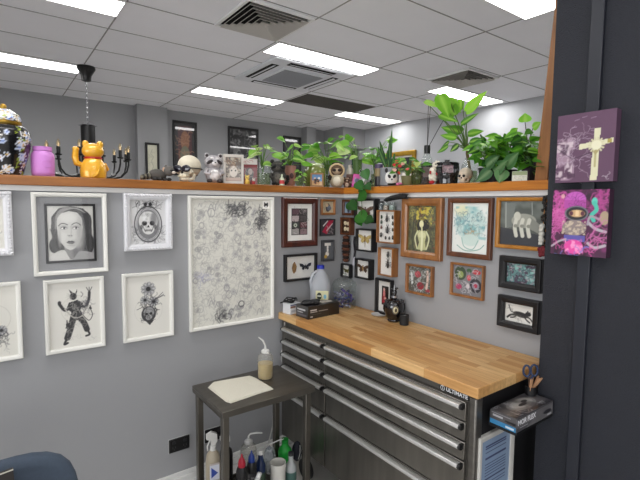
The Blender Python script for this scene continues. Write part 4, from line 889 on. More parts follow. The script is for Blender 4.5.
def tiny_fig(label, q, h, c1, c2):
    t = thing('mini_figurine', label, 'figurine', q, facing(q)); MB().lathe([(h*.25, 0), (h*.3, h*.1), (h*.28, h*.4), (h*.12, h*.58)], 12).build('body', mat('fig_'+c1, c1, .5), t)
    MB().ell((0, 0, h*.72), (h*.25, h*.22, h*.25)).ell((-h*.18, 0, h*.95), (h*.07, .003, h*.12)).ell((h*.18, 0, h*.95), (h*.07, .003, h*.12)).build('head', mat('fig_'+c2, c2, .5), t)
    MB().ell((-h*.08, -h*.21, h*.75), h*.035).ell((h*.08, -h*.21, h*.75), h*.035).build('eyes', rub, t)
q, w, h = L(244, 250.5, 176, -.005); tiny_fig('tiny yellow figurine in front of the display boxes', q, h*1.1, 'c8a040', 'd8b860')
q, w, h = L(251, 256.5, 179, -.005); tiny_fig('tiny red and white figurine beside the tiny yellow one', q, h*1.1, 'a8282c', 'c8beb4')

# ---- plants
def leafy(parent, pts, cols, size, seed, base=(0, 0, 0), stemr=.0018, wr=.75, droop=.25, veg=None, nm='foliage', outward=1.0):
    """pts = where each leaf joins its stalk (local)"""
    rr = random.Random(seed); st = MB(); lf = MB(); B = Vector(base)
    for p in pts:
        p = Vector(p); mid = B.lerp(p, .5)+Vector((0, 0, (p-B).length*.12)); mid.x = B.x+(p.x-B.x)*.3; mid.y = B.y+(p.y-B.y)*.3
        st.tube([B, mid, p], [stemr*1.2, stemr, stemr*.7], 5, '5f8a34')
        a = math.atan2(p.y-B.y, p.x-B.x)+rr.uniform(-.9, .9); s = size*rr.uniform(.8, 1.3); e = rr.uniform(-.45, .35)
        d = Vector((math.cos(a)*outward, math.sin(a)*outward, e)).normalized()*s
        nrm = Vector((rr.uniform(-.5, .5)-.5, rr.uniform(-.5, .5)-.7, .75)).normalized()
        lf.leaf(p, p+d, s*wr, rr.choice(cols), nrm, .22, droop*rr.uniform(.3, 1.3), c2=rr.choice(cols))
    o = lf.build(nm, leafm, parent, ang=80); st.build('stems', leafm, parent, ang=80); return o
def jar_plant(name, label, u0, u1, vjar, leafbox, n, cols, size, seed, side='L', off=.07, jar='glass', cat='potted plant', group='pothos cuttings on the ledges'):
    q, w, h = (L if side == 'L' else Rg)(u0, u1, vjar, off); t = thing(name, label, cat, q, 0, group if group else None); R = w/2
    if jar == 'glass':
        MB().lathe([(R*.9, 0), (R, .004), (R, h*.8), (R*.86, h*.9), (R*.9, h)], 24, caps=False).lathe([(0, .001), (R*.9, .001)], 24, caps=False).build('glass_jar', clear, t)
        MB().lathe([(R*.85, .003), (R*.93, .006), (R*.93, h*.62), (0, h*.62)], 20).build('water', water, t)
        rr = random.Random(seed+50); m = MB()
        for _ in range(9): a = rr.uniform(0, 6.28); m.tube([(0, 0, h*.7), (R*.4*math.cos(a), R*.4*math.sin(a), h*.4), (R*.7*math.cos(a+1), R*.7*math.sin(a+1), .01)], .0012, 4, '6a7a3a')
        m.build('roots', leafm, t, ang=80); base = (0, 0, h*.6)
    else:
        MB().lathe([(R*.75, 0), (R*.8, .003), (R, h*.92), (R*1.04, h*.93), (R*1.04, h), (R*.92, h), (R*.9, h*.88), (0, h*.88)], 28).build('pot', jar, t); base = (0, 0, h*.86)
        MB().lathe([(R*.9, h*.87), (0, h*.89)], 20, caps=False).build('soil', soil, t)
    rr = random.Random(seed); pts = []
    for (a0, b0, a1, b1) in leafbox:
        for _ in range(n):
            u, v = rr.uniform(a0, a1), rr.uniform(b0, b1); d = off+rr.uniform(-.05, .07)
            P = at(u, v, 1 if side == 'L' else 0, d); pts.append(P-q)
    leafy(t, pts, cols, size, seed, base); return t, q, w, h
jar_plant('potted_pothos', 'small variegated pothos cutting in a clear glass jar right of the display boxes', 255, 271, 166, [(253, 147, 262, 160), (260, 146, 271, 154)], 6, GV, .055, 21)
q, w, h = L(270, 286, 160, .03); animal('raccoon_figurine', 'dark raccoon figurine sitting between the clear glass jar and the pink candle jar', q, h, facing(q), '3b3936', '57534c', '151415', w=1.1)
q, w, h = L(279.5, 284.5, 174, -.01); t = thing('mini_bottle', 'tiny pale bottle with a red and green label in front of the dark raccoon', 'bottle', q, facing(q)); R = w/2
MB().lathe([(R, 0), (R, h*.55), (R*.4, h*.75), (R*.4, h*.95), (0, h)], 14).build('bottle_body', mat('pale_glaze', 'c4ccb0', .3), t); MB().lathe([(R*1.03, h*.12), (R*1.03, h*.45)], 14, caps=False).build('red_label', mat('red_label', 'b8363a', .5), t)
t, q, w, h = jar_plant('potted_pothos', 'bushy pothos growing from a tan labelled candle jar', 284.5, 296, 166, [(268, 150, 285, 166), (280, 140, 304, 158), (288, 155, 303, 165)], 9, GR+GV, .062, 22, jar=mat('tan_candle_jar', 'a8786a', .5))
MB().ell((0, 0, 0), (w*.2, .002, w*.24)).ell((0, -.002, 0), (w*.12, .002, w*.14)).build('round_label', mat('label_dark', '4a2c30', .5), t, loc=(-.012, -w*.50, h*.5))
q, w, h = L(295, 304, 171, .05); t = thing('potted_fern', 'small round glass planter with pale leaves squeezed beside the green globe lamp', 'potted plant', q); R = w/2
MB().lathe([(R*.6, 0), (R, h*.3), (R*.95, h*.7), (R*.6, h)], 20, caps=False).build('glass_planter', water, t); leafy(t, [((random.Random(i).uniform(-1, 1))*R, -R*.6, h*(.3+.09*i)) for i in range(9)], GV, .03, 31, (0, 0, .01))
# green globe jar
q, w, h = L(304, 326, 163, .10); t = thing('terrarium_jar', 'squat green glass jar with a pale lid behind the small picture of palms', 'jar', q); R = w/2
MB().lathe([(R*.8, 0), (R, h*.12), (R, h*.7), (R*.8, h*.86)], 28).build('green_glass', mat('olive_green_glass', '6f7a3c', .12, coat=.6, vary=.3, vscale=30), t)
MB().lathe([(R*.84, h*.84), (R*.9, h*.88), (R*.5, h*.98), (0, h)], 28).build('lid', mat('pale_green_lid', 'b4c08a', .3), t)
q, w, h = L(310.5, 323.5, 173, .0); loc = q
t = thing('mini_framed_picture', 'tiny tan frame with a blue seaside picture standing on the ledge', 'picture', q, facing(q)); fr = frame_ring(w, h, w*.12, .012, [(0, 0), (0, .012), (w*.12, .010), (w*.12, 0)]).build('frame', mat('tan_frame', '8f6a40', .5), t)
simple_art('5c86b4', [('p', [(0, 0), (1, 0), (1, .35), (0, .45)], 'c8a46c'), ('e', .35, .4, .14, .3, '1e1e22'), ('e', .62, .45, .13, .2, '2a2420'), ('e', .3, .65, .1, .08, 'd0b090'), ('e', .7, .65, .12, .1, 'e0dcd4'), ('s', 8, (.1, .1, .9, .5), .08, .05, 'a86a4c', .9)], .001)(w*.78, h-w*.22).build(t, (0, -.004, w*.11), m=prg)
MB().box(-w*.4, w*.4, -.003, .0, w*.1, h-w*.1).build('backing_board', fb, t)
jar_plant('potted_pothos', 'wide pothos spreading above the green glass jar', 324, 330, 168, [(312, 145, 326, 162), (322, 142, 344, 160), (326, 156, 338, 166)], 8, GR+GV, .075, 23, off=.11)
# owl / sloth style figure in round cream hood
q, w, h = L(329, 345, 163, .02); t = thing('hooded_figurine', 'round furry figurine in a cream ring hood with dark mask face', 'figurine', q, facing(q)); S = h
MB().ell((0, 0, S*.30), (w*.46, w*.4, S*.31), 'b8ac94', n=18, m=12).ell((0, -w*.1, S*.28), (w*.32, w*.36, S*.24), 'd8d0bc', n=16).ell((0, 0, S*.70), (w*.48, w*.38, S*.29), '5c4838', n=20, m=12).build('body', plush, t, ang=70)
MB().tube([(w*.43*math.cos(a), -w*.24, S*.68+w*.40*math.sin(a)) for a in np.linspace(0, 2*PI, 26)], w*.06, 8, 'c8b088').build('hood_ring', plush, t, ang=70)
MB().ell((0, -w*.3, S*.66), (w*.28, w*.14, S*.13), 'a8947c').build('face', plush, t, ang=70)
MB().ell((-w*.16, -w*.42, S*.69), (w*.12, .005, w*.09)).ell((w*.16, -w*.42, S*.69), (w*.12, .005, w*.09)).ell((-w*.42, -w*.2, S*.4), (w*.13, w*.12, S*.12)).build('dark_goggles', mat('fur_dark', '251c18', .8), t)
MB().tube([(-w*.3, 0, S*.95), (0, -w*.1, S*1.0), (w*.3, 0, S*.96)], w*.07, 8, '3a3430').build('cap_brim', plush, t)
q, w, h = L(343, 351, 177, -.005); animal('small_bear_figurine', 'little brown bear figurine at the foot of the white bottle', q, h, facing(q), '6b5040', 'c8b09a', '2c201c', w=1.2)
q, w, h = L(346.5, 353.5, 165, .05)
def bottle(name, label, q, R, h, m, neck=.35, label_c=None, cap=None, cat='bottle', shoulder=.62, lab=(.15, .5)):
    t = thing(name, label, cat, q, facing(q)); MB().lathe([(R*.9, 0), (R, .004), (R, h*shoulder), (R*.75, h*(shoulder+.08)), (R*neck, h*(shoulder+.16)), (R*neck, h*.93)], 24).build('bottle_body', m, t)
    if label_c: MB().lathe([(R*1.02, h*lab[0]), (R*1.02, h*lab[1])], 24, caps=False).build('label', mat('label_'+label_c, label_c, .5), t)
    MB().lathe([(R*neck*1.15, h*.9), (R*neck*1.15, h*.995), (0, h)], 18).build('cap', cap or rub, t); return t
bottle('white_bottle', 'short white bottle with a dark emblem beside the hooded figurine', q, w/2, h, mat('white_ceramic', 'd8d0c8', .35), label_c='8a6a64', neck=.5, shoulder=.75, cap=MATS.get('white_ceramic'), lab=(.3, .6))
q, w, h = L(349.5, 357, 151, .12); bottle('green_bottle', 'slender dark green glass bottle behind the white bottle', q, w/2, h, mat('green_glass', '0f4a34', .08, coat=.6), neck=.38, shoulder=.5)
# ---- short ledge (right), from the corner toward the dark wall
q, w, h = Rg(351.5, 361, 174, .0)
t = thing('greeting_card', 'magenta card leaning back with grey artwork near the ledge corner', 'card', (q.x, q.y, q.z+.001), facing(q)-.1)
c = MB().box(-w/2, w/2, -.001, .001, 0, h).build('card_sheet', mat('magenta_card', 'b8288a', .5), t); A = simple_art('c43a92', [('b', 5, '8a8aa8', .45, 6, .9, 3, (.15, .15, .85, .85)), ('e', .5, .5, .25, .2, '4a4a66')], .001)(w*.94, h*.94).build(c, (0, -.0016, h*.03), m=prg)
c.rotation_euler = (-.16, .14, 0)
q, w, h = Rg(359.5, 369, 170, .02); animal('raccoon_figurine', 'black and white raccoon figurine half behind the trailing vine', q, h, facing(q), 'a4a6a8', 'e4e4e0', '1a1a1c', w=1.05)
# pothos with trailing vine
q, w, h = Rg(353, 362, 160, .12); t = thing('trailing_pothos', 'tall pothos whose vine hangs over the ledge edge near the corner', 'potted plant', q); R = w/2
MB().lathe([(R*.8, 0), (R, h*.9), (R*1.05, h), (0, h*.9)], 22).build('pot', mat('moss_green_pot', '4c6a34', .5), t)
rr = random.Random(3); pts = []
for (u, v) in [(333, 138), (345, 136), (349, 143), (343, 150), (352, 151), (358, 146), (356, 156), (362, 160), (347, 158), (366, 158), (350, 136), (340, 142), (361, 152), (336, 152), (354, 140)]:
    p = at(u, v, 0, .12+rr.uniform(-.05, .05)); pts.append(p-q)
leafy(t, pts, GV+GR[:2], .075, 41, (0, 0, h*.8))
vine = [(361, 168, .03), (366, 178, -.035), (363, 187, -.045), (361, 196, -.05), (362, 206, -.055), (361, 216, -.06), (366, 222, -.065)]
VP = [at(u, v, 0, x)-q for u, v, x in vine]
MB().tube([(0, 0, h*.85)]+VP, .002, 6, '4f6a2c').build('vine', leafm, t, ang=80)
lf = MB()
for (u, v, u2, v2, s) in [(364, 170, 368, 180, 1), (357, 182, 363, 190, .9), (362, 188, 358, 192, .8), (366, 192, 357, 201, .9), (349, 202, 357, 210, 1), (358, 214, 368, 222, .9), (366, 219, 374, 221, .9), (358, 218, 362, 226, .8), (366, 184, 371, 190, .7)]:
    a = at(u, v, 0, -.06)-q; b = at(u2, v2, 0, -.065)-q; lf.leaf(a, b, (b-a).length*.85, rr.choice(['2f6a24', '3a7a2a', '24561e']), (-.8, -.4, .35), .1, .02)
lf.build('trailing_leaves', leafm, t, ang=80)
q, w, h = Rg(375, 383, 164, .03); t = thing('jam_jar', 'dark purple and tan striped jar left of the panda mug', 'jar', q, facing(q)); R = w/2
MB().lathe([(R*.95, 0), (R, .004), (R, h*.45)], 22).build('lower_band', mat('jar_black', '221c22', .3), t); MB().lathe([(R*1.0, h*.45), (R, h*.8)], 22).build('tan_band', mat('jar_tan', '8a7a54', .4), t); MB().lathe([(R*1.05, h*.8), (R*1.05, h*.98), (0, h)], 22).build('lid', mat('jar_purple', '4e4060', .4), t)
# panda mug planter with snake plant
q, w, h = Rg(380, 399, 168, .06); t = thing('panda_planter', 'grey mug planter with a panda face, holding a tall snake plant', 'potted plant', q, facing(q)+.25); R = w/2
MB().lathe([(R*.86, 0), (R, .008), (R, h*.95), (R*.97, h), (R*.88, h), (R*.88, h*.86), (0, h*.86)], 30).build('mug', mat('grey_glaze', '83868a', .35), t)
MB().ell((0, 0, 0), (R*.66, R*.22, h*.40), n=20).build('panda_face', mat('panda_white', 'dcdcd8', .4), t, loc=(0, -R*.85, h*.46))
f = MB()
for k in (-1, 1): f.ell((k*R*.27, -R*1.05, h*.52), (R*.15, R*.05, h*.11), rot=Matrix.Rotation(k*.6, 3, 'Y')).ell((k*R*.52, -R*.84, h*.84), (R*.18, R*.12, h*.13))
f.ell((0, -R*1.08, h*.36), (R*.08, R*.04, h*.05)).tube([(-R*.4, -R*.95, h*.12), (0, -R*1.06, h*.1), (R*.4, -R*.95, h*.14)], R*.1, 8); f.build('panda_markings', rub, t)
MB().lathe([(R*.88, h*.84), (0, h*.87)], 20, caps=False).build('soil', soil, t)
bl = MB()
for (u, v, wd, c, dx) in [(389.5, 139, .026, '1d4a26', 0), (393, 127, .018, '2c5a30', .02), (386, 150, .022, '24502a', -.01), (375, 148, .03, '2a5228', -.03), (378, 141, .024, '1f4420', .0), (396, 152, .02, '2f6034', .01)]:
    P = at(u, v, 0, .07)-q; M = Matrix.Rotation(-t.rotation_euler.z, 3, 'Z'); P = M @ P
    bl.leaf((P.x*.35, dx, h*.85), (P.x, P.y*.6+dx, P.z), wd, c, (0, -1, .1), .18, 0, heart=False, c2='5f8a44')
bl.build('snake_plant_leaves', leafm, t, ang=80)
t, q, w, h = jar_plant('potted_pothos', 'leafy pothos in a narrow glass behind the striped jar and panda mug', 371, 378, 166, [(368, 138, 388, 158), (366, 148, 380, 162)], 9, GR+GD[2:], .07, 24, side='R', off=.12)
# pink flower
q, w, h = Rg(396, 403, 182, -.005); t = thing('pink_ornament', 'tiny pink rosebud ornament on the ledge front edge', 'ornament', (q.x, q.y, q.z), 0)
MB().ell((0, 0, h*.45), (w*.4, w*.4, h*.45)).ell((w*.3, 0, h*.35), (w*.3, w*.3, h*.35)).ell((-w*.3, 0, h*.35), (w*.3, w*.3, h*.35)).build('petals', mat('pink_petals', 'd06a96', .5), t)
MB().ell((0, -w*.3, h*.15), (w*.4, w*.2, h*.14)).build('ornament_leaf', mat('ornament_green', '3c6a34', .5), t)
# colourful small plant
t, q, w, h = jar_plant('flowering_plant', 'small bright plant with red-tipped leaves left of the dark reed bottle', 401, 415, 176, [(395, 158, 408, 172), (404, 158, 424, 176)], 12, ['5c9a30', '8cba4c', '3c7a28', 'b8cc6c'], .042, 25, side='R', off=.04, jar=mat('olive_pot', '6c6a44', .5), group=None)
lf = MB(); rr = random.Random(9)
for (u, v) in [(394, 166), (398, 163), (401, 167), (396, 171), (403, 165), (408, 170), (399, 174)]:
    p = at(u, v, 0, .0)-q; lf.leaf(p, p+Vector((rr.uniform(-.02, .02), rr.uniform(-.03, .03), .02)), .022, rr.choice(['c8403c', 'd85a50', 'e8b8a8']), (-.7, -.4, .4), .2, .2)
lf.build('red_leaves', leafm, t, ang=80)
q, w, h = Rg(411, 425, 168, .06); t = thing('glass_bauble', 'greenish round glass vase between the bright plant and the reed bottle', 'vase', q); R = w/2
MB().lathe([(R*.5, 0), (R*.9, h*.2), (R, h*.5), (R*.8, h*.8), (R*.45, h*.95), (R*.5, h)], 24, caps=False).build('vase_body', glassmat('olive_glass', 'a8ae84', .03, .35, '5f6a44'), t)
lf = MB()
for i in range(6): a = i*1.05; lf.leaf((0, 0, h*.5), (R*1.1*math.cos(a), R*1.1*math.sin(a), h*(1.0+.1*(i % 3))), .025, '4f6a34', (0, 0, 1), .2, .2)
lf.build('dark_sprig', leafm, t, ang=80)
# reed diffuser
q, w, h = Rg(421.5, 433, 145.5, .08); t = thing('reed_diffuser', 'tall dark bottle with black cap and thin reeds rising toward the ceiling', 'diffuser', q, facing(q)); R = w/2
MB().lathe([(R*.9, 0), (R, .005), (R, h*.52), (R*.9, h*.66), (R*.5, h*.78), (R*.42, h*.83)], 26, caps=False).build('glass_bottle', clear, t)
MB().lathe([(R*.85, .004), (R*.93, .008), (R*.93, h*.55), (0, h*.55)], 24).build('dark_liquid', mat('dark_liquid', '20181a', .2), t)
MB().lathe([(R*.52, h*.8), (R*.52, h), (0, h)], 22).build('cap', rub, t); MB().box(-R*.6, R*.6, -R*1.01, -R*.9, h*.2, h*.45).build('label', mat('grey_label', '6a5c58', .5), t)
b = MB(); M = Matrix.Rotation(-t.rotation_euler.z, 3, 'Z')
for (u, v) in [(428.5, 101), (431, 100), (444, 119), (441, 124)]: b.tube([(0, 0, h*.9), M @ (at(u, v, 0, .08)-q)], .0016, 5)
b.build('reeds', mat('dark_reed', '2c2624', .8), t)
# white plush
q, w, h = Rg(427, 440, 161, .0)
t = thing('plush_animal', 'white curly plush with red paws hugging the black lidded canister', 'plush toy', q, facing(q)+.2); S = h
b = MB(); rr = random.Random(4)
for (c, r) in (((0, 0, S*.28), S*.22), ((w*.05, 0, S*.55), S*.2), ((w*.25, -.005, S*.82), S*.19)):
    for i in range(26):
        d = Vector((rr.gauss(0, 1), rr.gauss(0, 1), rr.gauss(0, 1))).normalized()*r*.75; b.ell(Vector(c)+d, S*.065, 'd6cfbe', n=7, m=5)
    b.ell(c, r*.85, 'd6cfbe')
b.build('body', plush, t, ang=70); MB().ell((-w*.15, -S*.2, S*.08), (S*.12, S*.1, S*.08)).ell((w*.3, -S*.2, S*.45), (S*.1, S*.05, S*.09)).ell((-w*.25, -S*.12, S*.5), (S*.04, S*.04, S*.08)).build('red_paws', mat('red_felt', 'a81e2a', .9), t)
MB().ell((w*.1, -S*.22, S*.85), S*.028).ell((w*.36, -S*.22, S*.85), S*.028).build('eyes', rub, t)
# black canister
q, w, h = Rg(435.5, 459, 160, .05); t = thing('candle_canister', 'large glossy black ribbed canister candle with a domed lid', 'canister', q, facing(q)+.2); R = w/2
gb_ = mat('glossy_black_glass', '0e0d12', .12, coat=.8)
MB().lathe([(R*.86, 0), (R*.92, .004), (R*.94, h*.38), (R*.98, h*.42)], 34).build('base_band', gb_, t)
b = MB()
for i in range(32): a = 2*PI*i/32; b.ell((R*.93*math.cos(a), R*.93*math.sin(a), h*.60), (R*.09, R*.09, h*.23), n=6, m=6)
b.lathe([(R*.95, h*.36), (R*.95, h*.8)], 32).build('ribbed_wall', gb_, t)
MB().lathe([(R, h*.8), (R*1.02, h*.84), (R*.98, h*.88), (R*.5, h*.92), (R*.2, h*.94), (R*.18, h*.97), (R*.25, h), (0, h*1.01)], 30).build('lid', gb_, t)
simple_art('4a2c34', [('b', 6, '8a6068', .5, 5, .8, 3), ('s', 20, (.1, .1, .9, .9), .07, .03, 'a88c8c', .7)], .001)(R*.9, h*.3).build(t, (-R*.15, -R*1.04, h*.45), name='label_print', m=prg)
# skull planter and tall philodendron
q, w, h = Rg(457, 474, 161, .05); S = .62*h
t = skull('skull_planter', 'small cream skull planter under a glass cloche, beside the black canister', q, w*.95, facing(q)-.5, mat('pale_bone', 'c8b8a4', .6, vary=.2, vscale=40), 'skull')
q2 = Vector((.075, q.y-.035, LZ)); R = w*.5
q2, w2, h2 = Rg(462, 478, 158, .115); t = thing('tall_philodendron', 'tall philodendron with the largest lime green leaves, growing from a glass jar', 'potted plant', q2); R = w2/2
MB().lathe([(R*.9, 0), (R, .005), (R, h2*.7), (R*.6, h2*.92), (R*.62, h2)], 26, caps=False).build('glass_jar', clear, t); MB().lathe([(R*.9, .004), (R*.92, h2*.5), (0, h2*.5)], 24).build('water', water, t)
st = MB(); lf = MB(); crown = at(467, 150, 0, .115)-q2
st.tube([(0, 0, .01), (0, .0, h2*.6), crown*.9, crown+Vector((0, 0, .03))], [.006, .007, .008, .005], 8, '6a5a2c')
big = [ # join u,v  tip u,v  width px, shade, depth shift
 (440, 95, 449, 118, 14, '6fae22', -.03), (449, 99, 461, 113, 9, '84c02c', .03), (466, 112, 487, 91, 11, '8ccb34', .0), (462, 100, 458, 113, 8, '78b82a', .05), (455, 115, 437, 93, 14, '6aa824', .02),
 (425, 101, 440, 108, 6, '9ec85a', -.03), (440, 115, 458, 122, 8, '5c9a20', -.04), (461, 124, 479, 113, 7, '4a8a20', -.03), (462, 132, 441, 127, 11, '4f9420', .02), (468, 134, 484, 131, 8, '5c9c28', .03), (456, 138, 440, 135, 7, '66a62a', -.05), (470, 142, 483, 139, 7, '3c7a20', .0), (448, 146, 437, 153, 6, '4a8a24', .02), (458, 145, 450, 152, 6, '2f5a1c', -.02), (474, 150, 482, 158, 8, '2f6a1e', -.03), (449, 142, 441, 148, 5, '356a20', .03)]
for u, v, u2, v2, wp, c, dd in big:
    a = at(u, v, 0, .10+dd)-q2; b = at(u2, v2, 0, .10+dd*1.8)-q2
    root = a
    st.tube([crown, crown.lerp(root, .5)+Vector((0, 0, .012)), root], [.003, .0025, .0018], 6, '5a7a34')
    lf.leaf(a, b, width(wp, q2)*1.12, c, (-.8, -.5, .35), .10, .0, c2='9ccc50')
lf.build('foliage', leafm, t, ang=80); st.build('stems', leafm, t, ang=80)
# bushy pots near the dark wall
potb = mat('black_nursery_pot', '17171a', .5)
def bush(name, label, u0, u1, vpot, boxes, n, cols, size, seed, off, group='bushy plants in black pots'):
    q, w, h = Rg(u0, u1, vpot, off); t = thing(name, label, 'potted plant', q, 0, group); R = min(w/2, .06)
    MB().lathe([(R*.75, 0), (R*.8, .003), (R, h*.9), (R*1.07, h*.9), (R*1.07, h), (R*.95, h), (R*.93, h*.85), (0, h*.85)], 24).build('pot', potb, t)
    MB().lathe([(R*.93, h*.86), (0, h*.88)], 18, caps=False).build('soil', soil, t)
    rr = random.Random(seed); pts = []
    for (a0, b0, a1, b1) in boxes:
        for _ in range(n): pts.append(at(rr.uniform(a0, a1), rr.uniform(b0, b1), 0, off+rr.uniform(-.09, .06))-q)
    leafy(t, pts, cols, size, seed, (0, 0, h*.85)); return t, q
bush('potted_pothos', 'dense green pothos in a black pot right of the skull planter', 479, 495, 168, [(474, 140, 492, 158), (482, 134, 505, 150), (484, 150, 500, 166)], 24, GR+GD+GR, .055, 51, .07)
bush('potted_pothos', 'dense dark green pothos in a black pot in the middle of the leafy cluster', 500, 516, 170, [(498, 136, 520, 156), (494, 150, 512, 170), (508, 148, 528, 165)], 24, GR+GD+GR, .055, 52, .10)
t, q = bush('peperomia_plant', 'dark leafy plant beside the leaning timber board with one round leaf on top', 522, 536, 168, [(512, 130, 532, 150), (520, 138, 541, 160), (526, 150, 540, 175)], 22, GD+GR[:3], .046, 53, .09)
lf = MB(); st = MB()
for (u, v, u2, v2, wp, c) in [(525, 122, 525, 113, 10, '7cc22e'), (511, 134, 518, 128, 7, '66a626'), (533, 128, 541, 122, 7, '7aba34'), (512, 140, 528, 143, 8, '2f5f1e'), (502, 152, 508, 162, 9, '4a7a3a')]:
    a = at(u, v, 0, .03)-q; b = at(u2, v2, 0, .02)-q; lf.leaf(a, b, width(wp, q)*1.2, c, (-.8, -.5, .3), .06, 0, c2='9ccc50')
    st.tube([(0, 0, .06), (a.x*.6, a.y*.3, a.z*.8), a], .0016, 5, '4a4a20')
lf.build('upper_leaves', leafm, t, ang=80); st.build('upper_stems', leafm, t, ang=80)
# broad low leaves hanging at the front edge
t = thing('broad_leaf_plant', 'low plant with broad grey-green leaves drooping over the ledge front', 'potted plant', Rg(488, 500, 178, .02)[0]); q = t.location.copy()
MB().lathe([(.022, 0), (.03, .035), (.032, .037), (0, .034)], 20).build('pot', potb, t); lf = MB(); st = MB()
for (u, v, u2, v2, wp, c) in [(491, 170, 476, 182, 12, '3c6a3c'), (494, 172, 508, 160, 13, '4a7a44'), (503, 170, 499, 183, 13, '56864a'), (486, 166, 500, 155, 12, '3a6a34'), (506, 166, 519, 152, 13, '42703c')]:
    a = at(u, v, 0, -.03)-q; b = at(u2, v2, 0, -.045)-q; lf.leaf(a, b, width(wp, q)*1.1, c, (-.85, -.35, .35), .08, .0, c2='7a9a6a')
    st.tube([(0, 0, .03), (a.x*.5, a.y*.5, .05), a], .002, 5, '4a6a34')
lf.build('foliage', leafm, t, ang=80); st.build('stems', leafm, t, ang=80)
# small card, red knob, books
q, w, h = Rg(513, 527, 168, .015); t = painted_box('business_card_box', 'small white and green card box in front of the dark leafy plant', q, w, .03, h*.75, facing(q), 'cfd0c4', simple_art('dcdccc', [('p', [(0, .6), (1, .6), (1, 1), (0, 1)], '9aa87c'), ('s', 6, (.1, .15, .9, .5), .07, .02, '8a8a84', .8)], .001))
q, w, h = Rg(499, 505, 170, .0); t = thing('red_mushroom', 'tiny red-capped ornament among the drooping leaves', 'ornament', (-.018, q.y-.008, q.z)); MB().lathe([(.006, 0), (.005, h*.5)], 10).build('stalk', mat('pale_glaze2', 'd8d0c0', .4), t); MB().ell((0, 0, h*.62), (.013, .013, h*.3)).build('red_cap', mat('red_cap', 'b01e20', .35), t)
for (u0, u1, v, c, lab) in ((531.5, 534, 157, '4a2a4c', 'slim dark purple book standing against the leaning timber board'), (528.5, 531.2, 173, '8a78b0', 'low lilac booklet left of the purple book')):
    q, w, h = Rg(u0, u1, v, .10); t = thing('book', lab, 'book', q); hw = max(.006, w*.6)
    MB().box(-.06, .06, -hw, hw, 0, h).build('cover', mat('cover_'+c, c, .5), t, bevel=.001); MB().box(-.0575, .0605, -hw+.0015, hw-.0015, .002, h+.0005).build('pages', mat('page_cream', 'd8d2c0', .8), t)
# leaning timber board
pb = [at(535.5, 182, 0, .03), at(548.5, 182, 0, .03), at(564, -8, 0, .03), at(558, -8, 0, .03)]
yc = (pb[0].y+pb[1].y)/2; o = MB().prism([(p.y-yc, p.z-LZ) for p in pb], -.012, .012, 'yz').build('leaning_board', wood('board_timber', '80522a', '9c6a3a', .45, (6, 6, .7), 6), bevel=.002, loc=(.03, yc, LZ+.002))
tag(o, 'tall narrow timber board leaning up against the end of the dark wall', 'board')
q = Vector((.10, pb[1].y-.012, LZ)); w = .04; h = at(550, 165, 0, .10).z-LZ
t = painted_box('patterned_box', 'red and white patterned box squeezed behind the leaning timber board', q, .05, .05, h, facing(q), 'b8a8a0', simple_art('c8bcb4', [('b', 6, 'a8303c', .5, 7, .9, 3), ('b', 8, '6a7a5c', .6, 6, .8, 6)], .002))

# ---- hanging things on the right wall
t = thing('striped_tail', 'brown striped fur tail hanging in the wall corner below the shell box', 'tail', (-.026, -.058, 1.245)); b = MB()
for i in range(9):
    z = .165-i*.0185; r = .024+.008*math.sin(PI*min(1, i/7)); b.ell((0, 0, z), (r*.7, r*1.1, .014), '1c0f09' if i % 2 else '553020', n=12, m=8)
b.build('fur', plush, t, ang=80); MB().tube([(0, 0, .172), (.012, 0, .182), (.0245, 0, .182)], .003, 6).build('hanging_cord', rub, t)
t = thing('hanging_strap', 'thin dark strap with a pale tassel beside the striped tail', 'strap', (-.012, -.128, 1.235))
MB().tube([(0, 0, .185), (0, .008, .15), (0, -.004, .09), (0, .004, .05)], .006, 8).build('strap', mat('dark_strap', '1c1a20', .7), t); MB().lathe([(.004, .055), (.010, .03), (.013, .0)], 10).build('tassel', mat('pale_tassel', 'b8b8c0', .8), t)
MB().tube([(0, 0, .18), (.011, 0, .184)], .002, 6).build('nail', chrome, t)
q = Vector((-.025, -.40, 1.5925))
for i, (y, hh, r, c, lab) in enumerate(((-.375, .052, .016, '5c6468', 'small dark-capped glass jar on top of the larger beetle box, nearest the corner'), (-.415, .045, .018, 'a8988c', 'small glass jar of pale shells on the beetle box, middle of the three'), (-.465, .046, .020, '8a9a94', 'small greenish glass jar on the beetle box, furthest from the corner'))):
    t = thing('tiny_jar', lab, 'jar', (-.025, y, 1.5925)); MB().lathe([(r*.95, 0), (r, .003), (r, hh*.75), (r*.8, hh*.85)], 18, caps=False).build('glass', clear, t)
    MB().lathe([(r*.85, .002), (r*.88, hh*.6), (0, hh*.62)], 14).build('contents', mat('fill_'+c, c, .6, vary=.4, vscale=120), t); MB().lathe([(r*.85, hh*.82), (r*.85, hh), (0, hh)], 16).build('lid', rub if i == 0 else clear, t)
o = MB(); P = [Vector((-.03, -.385+.0, .0)), Vector((-.045, -.45, .010)), Vector((-.045, -.52, .020)), Vector((-.04, -.565, .016))]
o.tube(P, [.005, .014, .016, .008], 8); rr = random.Random(2)
for i in range(60):
    f = i/60*3; k = min(2, int(f)); c = P[k].lerp(P[k+1], f-k)
    for s in (-1, 1): o.tube([c, c+Vector((-.006*rr.random(), -.02, s*.014+.002))], [.0025, .0008], 4)
o = o.build('black_feather', mat('feather_black', '0c0b0d', .7), loc=(0, -.02, 1.651)); tag(o, 'glossy black feather lying across the tiny jars under the ledge', 'feather')
